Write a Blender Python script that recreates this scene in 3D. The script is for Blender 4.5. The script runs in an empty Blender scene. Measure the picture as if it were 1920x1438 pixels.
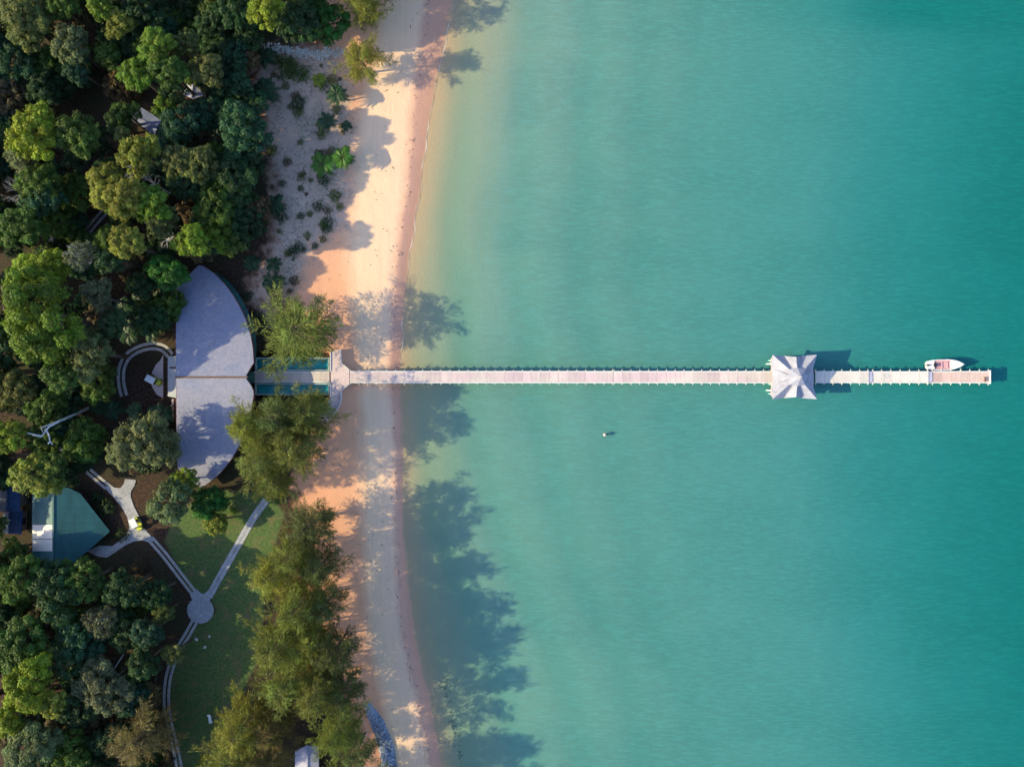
import bpy, math, random
import numpy as np
from mathutils import Vector, Matrix, Quaternion

# ------------------------------------------------------------------ camera, sky, sun
sc = bpy.context.scene
COL = sc.collection
H = 150.0                                   # drone height above the water, looking straight down
cam = bpy.data.cameras.new('drone_camera')
cam.sensor_width = 36.0
cam.lens = 36.0 * H / 192.0
cam.clip_end = 6000.0
camo = bpy.data.objects.new('drone_camera', cam)
camo.location = (0, 0, H)
COL.objects.link(camo)
sc.camera = camo

SUN_EL, SUN_AZ = math.radians(31.0), math.radians(8.0)     # the light travels towards +x and a little +y
world = bpy.data.worlds.new('World')
sc.world = world
world.use_nodes = True
wn = world.node_tree.nodes
sky = wn.new('ShaderNodeTexSky')
sky.sky_type = 'NISHITA'
sky.sun_disc = False
sky.sun_elevation = SUN_EL
sky.sun_rotation = math.radians(261.0)
sky.air_density = 1.0
sky.dust_density = 1.6
sky.ozone_density = 4.0
wn['Background'].inputs['Strength'].default_value = 0.15
world.node_tree.links.new(sky.outputs['Color'], wn['Background'].inputs['Color'])
sun = bpy.data.lights.new('sun', 'SUN')
sun.energy = 3.1
sun.angle = math.radians(0.6)
sun.color = (1.0, 0.86, 0.46)
suno = bpy.data.objects.new('sun', sun)
d = Vector((math.cos(SUN_EL) * math.cos(SUN_AZ), math.cos(SUN_EL) * math.sin(SUN_AZ), -math.sin(SUN_EL)))
suno.rotation_euler = d.to_track_quat('-Z', 'Y').to_euler()
suno.location = (-80, -15, 60)
COL.objects.link(suno)
sc.view_settings.view_transform = 'Standard'
sc.view_settings.look = 'None'
sc.view_settings.exposure = 1.2
sc.view_settings.gamma = 1.0
sc.view_settings.use_curve_mapping = False
sc.cycles.max_bounces = 5
sc.cycles.diffuse_bounces = 2
sc.cycles.use_adaptive_sampling = True
sc.cycles.adaptive_threshold = 0.025
sc.cycles.glossy_bounces = 2
sc.cycles.transmission_bounces = 3
sc.cycles.transparent_max_bounces = 16
sc.cycles.volume_bounces = 0
sc.cycles.use_denoising = True

# ------------------------------------------------------------------ helpers
def W(px, py, z=0.0):
    """The place on the level z that lies under a point of the 1920 x 1438 plan."""
    k = 0.1 * (H - z) / H
    return Vector(((px - 960) * k, (719 - py) * k, z))

def mesh_np(name, V, F, mat=None, smooth=False):
    V = np.asarray(V, dtype=np.float32).reshape(-1, 3)
    F = np.asarray(F, dtype=np.int32)
    me = bpy.data.meshes.new(name)
    n, k = F.shape
    me.vertices.add(len(V)); me.vertices.foreach_set('co', V.ravel())
    me.loops.add(n * k); me.loops.foreach_set('vertex_index', F.ravel())
    me.polygons.add(n)
    me.polygons.foreach_set('loop_start', np.arange(0, n * k, k, dtype=np.int32))
    me.polygons.foreach_set('loop_total', np.full(n, k, dtype=np.int32))
    if smooth:
        me.polygons.foreach_set('use_smooth', np.ones(n, dtype=bool))
    me.update(calc_edges=True)
    if mat: me.materials.append(mat)
    return me

def face_attr(me, name, vals):
    a = me.attributes.new(name, 'FLOAT', 'FACE')
    a.data.foreach_set('value', np.asarray(vals, dtype=np.float32))

class MB:
    """Collects simple solids and links them as one mesh object."""
    def __init__(self): self.v, self.f = [], []
    def add(self, vs, fs):
        o = len(self.v); self.v += [tuple(p) for p in vs]; self.f += [tuple(i + o for i in f) for f in fs]; return self
    def box(self, c, s, rz=0.0, taper=1.0):
        cx, cy, cz = c; x, y, z = s[0] / 2, s[1] / 2, s[2] / 2
        co, si = math.cos(rz), math.sin(rz); P = []
        for k, (dx, dy, dz) in enumerate(((-1,-1,-1),(1,-1,-1),(1,1,-1),(-1,1,-1),(-1,-1,1),(1,-1,1),(1,1,1),(-1,1,1))):
            t = taper if dz > 0 else 1.0
            a, b = dx * x * t, dy * y * t
            P.append((cx + a * co - b * si, cy + a * si + b * co, cz + dz * z))
        return self.add(P, [(0,3,2,1),(4,5,6,7),(0,1,5,4),(1,2,6,5),(2,3,7,6),(3,0,4,7)])
    def tube(self, pts, radii, n=6):
        pts = [Vector(p) for p in pts]; rings = []; o = len(self.v)
        for i, p in enumerate(pts):
            t = (pts[min(i + 1, len(pts) - 1)] - pts[max(i - 1, 0)]).normalized()
            a = t.orthogonal().normalized() if i == 0 else (a - t * a.dot(t)).normalized()
            b = t.cross(a)
            for k in range(n):
                th = 2 * math.pi * k / n
                self.v.append(tuple(p + (a * math.cos(th) + b * math.sin(th)) * radii[i]))
        for i in range(len(pts) - 1):
            for k in range(n):
                self.f.append((o + i*n + k, o + i*n + (k+1) % n, o + (i+1)*n + (k+1) % n, o + (i+1)*n + k))
        self.f.append(tuple(o + k for k in reversed(range(n))))
        self.f.append(tuple(o + (len(pts)-1)*n + k for k in range(n)))
        return self
    def prism(self, top, thick):
        """A planar polygon (counter-clockwise from above) with a thickness below it."""
        n = len(top); P = [tuple(p) for p in top] + [(p[0], p[1], p[2] - thick) for p in top]
        fs = [tuple(range(n)), tuple(reversed(range(n, 2*n)))]
        fs += [((i+1) % n, i, n + i, n + (i+1) % n) for i in range(n)]
        return self.add(P, fs)
    def mesh(self, name, mat, smooth=False):
        me = bpy.data.meshes.new(name); me.from_pydata(self.v, [], self.f); me.update()
        if smooth:
            for p in me.polygons: p.use_smooth = True
        if mat: me.materials.append(mat)
        return me
    def build(self, name, mat, parent=None, smooth=False):
        return link(name, self.mesh(name, mat, smooth), parent)

def link(name, data, parent=None, loc=None):
    o = bpy.data.objects.new(name, data); COL.objects.link(o)
    if parent is not None: o.parent = parent
    if loc is not None: o.location = loc
    return o

def tag(o, label, cat=None, group=None, kind=None):
    if label: o['label'] = label
    if cat: o['category'] = cat
    if group: o['group'] = group
    if kind: o['kind'] = kind
    return o

def thing(name, label, cat, loc=(0,0,0), rz=0.0, group=None):
    o = bpy.data.objects.new(name, None); COL.objects.link(o)
    o.location = loc; o.rotation_euler = (0, 0, rz); o.empty_display_size = 0.3
    return tag(o, label, cat, group)

def copy_tree(o, parent=None):
    c = o.copy(); COL.objects.link(c); c.parent = parent
    for ch in list(o.children): copy_tree(ch, c)
    return c

# ------------------------------------------------------------------ materials
def newmat(name):
    m = bpy.data.materials.new(name); m.use_nodes = True
    nt = m.node_tree
    return m, nt, nt.nodes, nt.links, nt.nodes['Principled BSDF']

def noise(nt, vec, scale, detail=3.0, rough=0.55):
    n = nt.nodes.new('ShaderNodeTexNoise'); n.inputs['Scale'].default_value = scale
    n.inputs['Detail'].default_value = detail; n.inputs['Roughness'].default_value = rough
    if vec is not None: nt.links.new(vec, n.inputs['Vector'])
    return n.outputs['Fac']

def mapping(nt, scale=(1,1,1), rot=(0,0,0), kind='Object'):
    tc = nt.nodes.new('ShaderNodeTexCoord'); mp = nt.nodes.new('ShaderNodeMapping')
    mp.inputs['Scale'].default_value = scale; mp.inputs['Rotation'].default_value = rot
    nt.links.new(tc.outputs[kind], mp.inputs['Vector']); return mp.outputs['Vector']

def worldpos(nt, scale=(1,1,1), rot=(0,0,0)):
    g = nt.nodes.new('ShaderNodeNewGeometry'); mp = nt.nodes.new('ShaderNodeMapping')
    mp.inputs['Scale'].default_value = scale; mp.inputs['Rotation'].default_value = rot
    nt.links.new(g.outputs['Position'], mp.inputs['Vector']); return mp.outputs['Vector']

def ramp(nt, fac, stops, interp='LINEAR'):
    r = nt.nodes.new('ShaderNodeValToRGB'); r.color_ramp.interpolation = interp
    e = r.color_ramp.elements
    while len(e) < len(stops): e.new(0.5)
    for el, (p, c) in zip(e, stops):
        el.position = p; el.color = (*c, 1) if len(c) == 3 else c
    nt.links.new(fac, r.inputs['Fac']); return r.outputs['Color']

def math_(nt, op, a, b=None, clamp=False):
    n = nt.nodes.new('ShaderNodeMath'); n.operation = op; n.use_clamp = clamp
    for i, x in enumerate((a, b)):
        if x is None: continue
        if isinstance(x, (int, float)): n.inputs[i].default_value = x
        else: nt.links.new(x, n.inputs[i])
    return n.outputs[0]

def mix(nt, fac, a, b, mode='MIX'):
    n = nt.nodes.new('ShaderNodeMix'); n.data_type = 'RGBA'; n.blend_type = mode
    for s, x in ((n.inputs[0], fac), (n.inputs[6], a), (n.inputs[7], b)):
        if isinstance(x, (int, float)): s.default_value = x
        elif isinstance(x, tuple): s.default_value = (*x, 1)
        else: nt.links.new(x, s)
    return n.outputs[2]

def maprange(nt, v, a, b, c=0.0, dd=1.0, smooth=True):
    n = nt.nodes.new('ShaderNodeMapRange'); n.interpolation_type = 'SMOOTHSTEP' if smooth else 'LINEAR'
    n.inputs[1].default_value = a; n.inputs[2].default_value = b; n.inputs[3].default_value = c; n.inputs[4].default_value = dd
    nt.links.new(v, n.inputs[0]); return n.outputs[0]

def attr(nt, name):
    a = nt.nodes.new('ShaderNodeAttribute'); a.attribute_name = name; return a.outputs['Fac']

def bump(nt, bs, h, strength=0.4, dist=0.1):
    b = nt.nodes.new('ShaderNodeBump'); b.inputs['Strength'].default_value = strength; b.inputs['Distance'].default_value = dist
    nt.links.new(h, b.inputs['Height']); nt.links.new(b.outputs['Normal'], bs.inputs['Normal']); return b

def plain(name, col, var=0.15, scale=3.0, rough=0.8, metal=0.0, bmp=0.2, stretch=(1,1,1), spec=0.3, bdist=0.05):
    """A weathered surface: base colour broken up by two sizes of noise, with fine relief."""
    m, nt, N, L, bs = newmat(name)
    v = mapping(nt, stretch)
    a = noise(nt, v, scale, 5, 0.65); b = noise(nt, v, scale * 0.17, 3, 0.5)
    s = math_(nt, 'ADD', math_(nt, 'MULTIPLY', a, 0.6), math_(nt, 'MULTIPLY', b, 0.4))
    lo = tuple(c * (1 - var * 1.6) for c in col); hi = tuple(min(1, c * (1 + var * 1.6)) for c in col)
    L.new(ramp(nt, s, [(0.3, lo), (0.5, col), (0.7, hi)]), bs.inputs['Base Color'])
    bs.inputs['Roughness'].default_value = rough; bs.inputs['Metallic'].default_value = metal
    bs.inputs['Specular IOR Level'].default_value = spec
    if bmp: bump(nt, bs, a, bmp, bdist)
    return m

M = {}
M['concrete'] = plain('pale_concrete', (0.31, 0.31, 0.34), 0.24, 2.0, 0.9, bdist=0.02)
M['track'] = plain('concrete_track', (0.36, 0.34, 0.34), 0.25, 2.5, 0.9, bdist=0.03)
M['terrace'] = plain('terrace_screed', (0.54, 0.42, 0.42), 0.12, 2.0, 0.85, bdist=0.02)
M['white_beam'] = plain('whitewashed_timber', (0.62, 0.60, 0.60), 0.08, 4.0, 0.7)
M['grey_beam'] = plain('weathered_beam', (0.46, 0.44, 0.43), 0.2, 4.0, 0.8)
M['pile'] = plain('stained_pile', (0.25, 0.24, 0.22), 0.25, 3.0, 0.9)
M['white_roof'] = plain('pavilion_shingle', (0.285, 0.28, 0.34), 0.2, 5.0, 0.75, bdist=0.04)
M['timber'] = plain('dark_timber', (0.13, 0.08, 0.06), 0.3, 4.0, 0.8, stretch=(1, 6, 6))
M['wall'] = plain('rendered_wall', (0.52, 0.47, 0.42), 0.1, 1.5, 0.9)
M['dim_wall'] = plain('stained_board_wall', (0.20, 0.16, 0.13), 0.25, 1.5, 0.9)
M['glass'] = plain('window_glass', (0.03, 0.04, 0.05), 0.1, 1.0, 0.08, spec=0.6, bmp=0)
M['slate'] = None
M['lawn_edge'] = None
M['white_gel'] = plain('white_gelcoat', (0.66, 0.66, 0.68), 0.08, 2.0, 0.3, spec=0.5, bmp=0)
M['pink'] = plain('faded_red_deck_paint', (0.56, 0.31, 0.35), 0.12, 3.0, 0.7)
M['black'] = plain('black_plastic', (0.02, 0.02, 0.025), 0.2, 4.0, 0.5)
M['rubber'] = plain('tyre_rubber', (0.02, 0.02, 0.02), 0.2, 4.0, 0.9)
M['cartgreen'] = plain('yellow_green_paint', (0.50, 0.52, 0.04), 0.08, 3.0, 0.35, spec=0.5)
M['greenstrip'] = plain('dark_green_sheet', (0.012, 0.06, 0.055), 0.3, 1.5, 0.6)
M['teal_roof'] = plain('teal_sheet_roof', (0.018, 0.088, 0.104), 0.25, 0.8, 0.55, stretch=(1, 0.25, 1), bdist=0.02)
M['sunlit_patch'] = plain('sunlit_roof_patch', (0.66, 0.60, 0.58), 0.1, 2.0, 0.7)  # white that paints sunlight on the teal roof
M['blue_roof'] = plain('blue_sheet_roof', (0.018, 0.05, 0.12), 0.3, 1.0, 0.55)
M['lilac_roof'] = plain('grey_lilac_sheet', (0.34, 0.33, 0.44), 0.15, 2.0, 0.7)
M['dusk_roof'] = plain('dusky_sheet_roof', (0.17, 0.19, 0.30), 0.2, 2.0, 0.8)
M['porch'] = plain('porch_sheet', (0.31, 0.33, 0.38), 0.15, 1.5, 0.7)
M['stone'] = plain('grey_blue_stone', (0.20, 0.23, 0.30), 0.45, 2.0, 0.95, bdist=0.1)
M['pale_stone'] = plain('pale_coral_stone', (0.50, 0.48, 0.44), 0.3, 2.0, 0.95, bdist=0.1)
M['red_brick'] = plain('red_brown_fascia', (0.16, 0.06, 0.06), 0.2, 2.0, 0.85)
M['pool_wall'] = plain('pool_wall', (0.30, 0.36, 0.36), 0.15, 2.0, 0.8)
M['pool_tile'] = plain('pool_floor', (0.30, 0.55, 0.52), 0.18, 1.2, 0.6)
M['foam'] = plain('foam_white', (0.62, 0.52, 0.44), 0.12, 4.0, 0.9)
M['buoy'] = plain('buoy_plastic', (0.52, 0.36, 0.34), 0.08, 4.0, 0.5)
M['bark'] = plain('bark', (0.11, 0.085, 0.065), 0.35, 6.0, 0.95, stretch=(1, 1, 0.3))
M['deadwood'] = plain('bleached_deadwood', (0.52, 0.50, 0.49), 0.2, 5.0, 0.9)
M['shrubwood'] = plain('shrub_stem', (0.08, 0.06, 0.04), 0.3, 6.0, 0.95)

def slate_mat():
    m, nt, N, L, bs = newmat('slate_shingle_roof')
    v = mapping(nt, (1, 1, 1))
    grain = noise(nt, v, 2.6, 6, 0.8); big = noise(nt, v, 0.22, 3)
    w = N.new('ShaderNodeTexBrick')
    w.inputs['Scale'].default_value = 1.0; w.inputs['Brick Width'].default_value = 0.55; w.inputs['Row Height'].default_value = 0.33
    w.inputs['Mortar Size'].default_value = 0.02; w.inputs['Color1'].default_value = (0.168, 0.183, 0.273, 1); w.inputs['Color2'].default_value = (0.242, 0.238, 0.320, 1)
    w.inputs['Mortar'].default_value = (0.11, 0.15, 0.25, 1)
    L.new(v, w.inputs['Vector'])
    c = mix(nt, math_(nt, 'MULTIPLY', maprange(nt, grain, 0.35, 0.65), 0.5), w.outputs['Color'], (0.328, 0.289, 0.335))
    c = mix(nt, maprange(nt, big, 0.4, 0.7, 0, 0.4), c, (0.148, 0.183, 0.289))
    st = noise(nt, mapping(nt, (1.2, 0.25, 1)), 1.0, 5, 0.7)
    c = mix(nt, maprange(nt, st, 0.48, 0.72, 0, 0.45), c, (0.16, 0.165, 0.22))
    L.new(c, bs.inputs['Base Color']); bs.inputs['Roughness'].default_value = 0.8
    bump(nt, bs, math_(nt, 'ADD', grain, w.outputs['Fac']), 0.4, 0.04)
    return m
M['slate'] = slate_mat()

def plank_mat(name, col, col2):
    m, nt, N, L, bs = newmat(name)
    p = worldpos(nt, (3.2, 0.35, 1)); g = worldpos(nt, (9, 1.2, 1)); big = worldpos(nt, (0.10, 0.3, 1))
    info = N.new('ShaderNodeObjectInfo')
    a = noise(nt, p, 1.0, 4, 0.7); b = noise(nt, big, 1.0, 3)
    c = mix(nt, maprange(nt, b, 0.35, 0.65), col, col2)
    c = mix(nt, maprange(nt, a, 0.3, 0.75, 0, 0.55), c, tuple(x * 0.72 for x in col))
    rnd = maprange(nt, info.outputs['Random'], 0, 1, 0.86, 1.08, False)
    comb = N.new('ShaderNodeCombineColor')
    for i in range(3): L.new(rnd, comb.inputs[i])
    c = mix(nt, 1.0, c, comb.outputs[0], 'MULTIPLY')
    L.new(c, bs.inputs['Base Color']); bs.inputs['Roughness'].default_value = 0.85
    bump(nt, bs, noise(nt, g, 1.0, 4), 0.3, 0.03)
    return m
M['plank'] = plank_mat('bleached_planks', (0.58, 0.43, 0.455), (0.60, 0.52, 0.47))
M['plank_end'] = plank_mat('tan_planks', (0.54, 0.37, 0.34), (0.57, 0.43, 0.38))
M['plank_grey'] = plank_mat('pale_planks', (0.62, 0.57, 0.53), (0.60, 0.53, 0.50))

def leaf_mat(name, trans=0.28, rough=0.55, spread=0.45):
    m, nt, N, L, bs = newmat(name)
    info = N.new('ShaderNodeObjectInfo'); v = attr(nt, 'v')
    w = noise(nt, mapping(nt), 0.5, 2)
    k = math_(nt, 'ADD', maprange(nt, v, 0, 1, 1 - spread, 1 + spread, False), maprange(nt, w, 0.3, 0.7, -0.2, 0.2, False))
    comb = N.new('ShaderNodeCombineColor')
    for i in range(3): L.new(k, comb.inputs[i])
    c = mix(nt, 1.0, info.outputs['Color'], comb.outputs[0], 'MULTIPLY')
    hs = N.new('ShaderNodeHueSaturation'); L.new(c, hs.inputs['Color'])
    L.new(maprange(nt, noise(nt, mapping(nt), 0.35, 2), 0.3, 0.7, 0.475, 0.52, False), hs.inputs['Hue'])
    c = hs.outputs['Color']
    L.new(c, bs.inputs['Base Color']); bs.inputs['Roughness'].default_value = rough; bs.inputs['Specular IOR Level'].default_value = 0.25
    tr = N.new('ShaderNodeBsdfTranslucent'); L.new(mix(nt, 1.0, c, (1.25, 1.2, 0.5), 'MULTIPLY'), tr.inputs['Color'])
    ms = N.new('ShaderNodeMixShader'); ms.inputs[0].default_value = trans
    L.new(bs.outputs[0], ms.inputs[1]); L.new(tr.outputs[0], ms.inputs[2])
    L.new(ms.outputs[0], N['Material Output'].inputs['Surface'])
    return m
M['leaf'] = leaf_mat('broad_leaf')
M['needle'] = leaf_mat('she_oak_needle', 0.3, 0.6, 0.5)
M['frond'] = leaf_mat('palm_frond', 0.25, 0.45, 0.3)

def water_mat(name, absorb, ripple=1.0):
    m, nt, N, L, bs = newmat(name)
    N.remove(bs)
    tr = N.new('ShaderNodeBsdfTransparent'); gl = N.new('ShaderNodeBsdfGlossy'); gl.inputs['Roughness'].default_value = 0.12
    fr = N.new('ShaderNodeLayerWeight')          # Schlick: 2 % straight down, rising towards grazing
    p = worldpos(nt, (0.9 * ripple, 2.2 * ripple, 1), (0, 0, math.radians(35)))
    b = N.new('ShaderNodeBump'); b.inputs['Strength'].default_value = 0.5; b.inputs['Distance'].default_value = 0.12
    L.new(noise(nt, p, 1.0, 4, 0.6), b.inputs['Height'])
    L.new(b.outputs['Normal'], gl.inputs['Normal']); L.new(b.outputs['Normal'], fr.inputs['Normal'])
    fac = math_(nt, 'ADD', math_(nt, 'MULTIPLY', math_(nt, 'POWER', fr.outputs['Facing'], 5.0), 0.98), 0.02)
    ms = N.new('ShaderNodeMixShader'); L.new(fac, ms.inputs[0]); L.new(tr.outputs[0], ms.inputs[1]); L.new(gl.outputs[0], ms.inputs[2])
    L.new(ms.outputs[0], N['Material Output'].inputs['Surface'])
    va = N.new('ShaderNodeVolumeAbsorption'); dn = max(absorb)
    va.inputs['Density'].default_value = dn
    va.inputs['Color'].default_value = (*[1 - a / dn for a in absorb], 1)
    L.new(va.outputs[0], N['Material Output'].inputs['Volume'])
    return m
M['sea'] = water_mat('sea_water', (0.72, 0.125, 0.150))
M['pool'] = water_mat('pool_water', (0.75, 0.13, 0.09), 1.6)

# ------------------------------------------------------------------ ground: forest floor, lawn, beach, seabed
YB = np.array([-3000, 0, 80, 150, 250, 350, 430, 520, 600, 700, 760, 900, 1000, 1100, 1200, 1300, 1380, 1438, 6000], float)
B_VEG = np.array([640, 640, 640, 640, 600, 600, 560, 560, 600, 640, 615, 575, 618, 625, 640, 668, 690, 700, 760], float)
B_PALE = np.array([740, 740, 715, 700, 682, 672, 668, 668, 672, 682, 688, 690, 692, 692, 702, 722, 737, 747, 800], float)
B_WET = np.array([805, 805, 795, 785, 778, 768, 757, 747, 740, 734, 742, 745, 747, 748, 760, 785, 800, 810, 900], float)
B_SEA = np.array([852, 852, 835, 819, 803, 789, 777, 764, 755, 752, 752, 754, 757, 764, 780, 802, 817, 827, 930], float)

def shore_x(y):   # world y -> world x of the waterline
    return (np.interp(719 - np.asarray(y) * 10, YB, B_SEA) - 960) * 0.1

_rs = np.random.RandomState(5)
_waves = [(_rs.uniform(-1, 1), _rs.uniform(-1, 1), _rs.uniform(0, 6.28)) for _ in range(10)]
def lump(x, y, s):
    r = 0
    for i, (a, b, c) in enumerate(_waves):
        k = (0.5 + 0.25 * i) * s
        r = r + np.sin((x * a + y * b) * k * 2 + c) / (1 + 0.35 * i)
    return r / 4.0

def beach_u(x, y):
    """0 at the plants, 1 where the pale sand begins, 2 at the wet sand, 3 at the waterline, then +1 per 10 m seaward."""
    py = 719 - y * 10
    jig = lump(x * 0.15, y, 0.35) * 0.35 + lump(x * 0.2, y, 1.3) * 0.12
    xs = x + jig
    b = [(np.interp(py, YB, B) - 960) * 0.1 for B in (B_VEG, B_PALE, B_WET, B_SEA)]
    u = np.where(xs < b[0], (xs - b[0]) / 10.0, 0)
    for i in range(3):
        u = np.where((xs >= b[i]) & (xs < b[i + 1]), i + (xs - b[i]) / np.maximum(b[i + 1] - b[i], 0.1), u)
    return np.where(xs >= b[3], 3 + (xs - b[3]) / 10.0, u)

SD = np.array([0, 3, 6, 12, 25, 45, 75, 115, 300, 3000], float)
DD = np.array([0, .13, .26, .45, .61, .73, .90, 1.75, 3.0, 9.0])
def ground_z(x, y):
    x = np.asarray(x, float); y = np.asarray(y, float)
    u = beach_u(x, y)
    land = np.interp(u, [-1, -0.3, 0, 1, 2, 2.9, 3.0], [2.25, 2.2, 1.95, 1.15, 0.55, 0.05, 0.0])
    s = np.maximum(u - 3, 0) * 10
    nk = np.interp(y, [-40, 5, 60], [1.5, 1.1, 0.55]) * np.interp(s, [0, 60], [1, 0]) + np.interp(s, [0, 60], [0, 1])
    bars = 0.07 * np.sin((s * 0.55 + y * 0.10) * 1.0 + lump(x, y, 0.06) * 2.5) * np.interp(s, [0, 6, 30, 60], [0, 1, .7, 0]) 
    dep = np.interp(s * nk, SD, DD) * (1 + 0.05 * lump(x, y, 0.05)) + 0.55 * np.exp(-((x - 76) / 17) ** 2 - ((y - 71) / 4.5) ** 2) + np.maximum(bars, -0.03) * np.interp(s, [0, 4], [0, 1])
    z = np.where(u < 3, land + 0.05 * lump(x, y, 0.5) * np.clip((3 - u), 0, 1) + 0.02 * lump(x, y, 2.2) * np.clip(3 - u, 0, 1), -dep)
    return z

def gz(p): return float(ground_z(p[0], p[1]))

def poly_sdf(x, y, poly):
    """Signed distance to a polygon in plan pixels, metres, negative inside."""
    P = [((a - 960) * 0.1, (719 - b) * 0.1) for a, b in poly]
    dmin = np.full(x.shape, 1e9); inside = np.zeros(x.shape, bool)
    for (x0, y0), (x1, y1) in zip(P, P[1:] + P[:1]):
        ex, ey = x1 - x0, y1 - y0
        t = np.clip(((x - x0) * ex + (y - y0) * ey) / (ex * ex + ey * ey), 0, 1)
        dmin = np.minimum(dmin, np.hypot(x - x0 - t * ex, y - y0 - t * ey))
        c = ((y0 > y) != (y1 > y)) & (x < (x1 - x0) * (y - y0) / (y1 - y0 + 1e-12) + x0)
        inside ^= c
    return np.where(inside, -dmin, dmin)

LAWN = [(318,1010),(345,950),(420,915),(515,925),(540,960),(515,1040),(500,1150),(490,1230),(450,1320),(410,1438),(345,1500),(330,1300),(330,1240),(352,1195),(372,1165),(415,1140),(402,1112),(372,1112)]
LAWN2 = [(540,738),(616,738),(612,765),(598,790),(540,790)]
GRIT = [(480,110),(560,95),(640,100),(655,170),(662,250),(660,350),(648,430),(590,470),(560,540),(520,600),(470,560),(520,450),(515,330),(500,220)]

def axis(lo, hi, step, ends):
    a = list(np.arange(lo, hi + 1e-6, step))
    g, p, neg = step, hi, lo
    up, dn = [], []
    while p < ends[1]: g *= 1.35; p += g; up.append(p)
    g = step
    while neg > ends[0]: g *= 1.35; neg -= g; dn.append(neg)
    return np.array(dn[::-1] + a + up)

AX = np.concatenate([axis(-104, -4, 0.42, (-2200, -4))[:-1], axis(-4, 104, 0.9, (-4, 2200))])
AX = np.unique(np.round(AX, 4)); AX = AX[np.concatenate([[True], np.diff(AX) > 0.05])]
AY = axis(-80, 80, 0.45, (-2200, 2200))
GX, GY = np.meshgrid(AX, AY)
GZ = ground_z(GX, GY)
U = beach_u(GX, GY)
lawn_d = np.minimum(poly_sdf(GX, GY, LAWN), poly_sdf(GX, GY, LAWN2))
grit_d = poly_sdf(GX, GY, GRIT)
# pool basins are sunk into the ground
POOLS = [[(478,672),(617,672),(617,697),(478,697)], [(478,716.5),(617,716.5),(617,740),(478,740)]]
for pl in POOLS:
    sd = poly_sdf(GX, GY, pl)
    GZ = np.where(sd < 0.9, np.minimum(GZ, 0.2), GZ)

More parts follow.
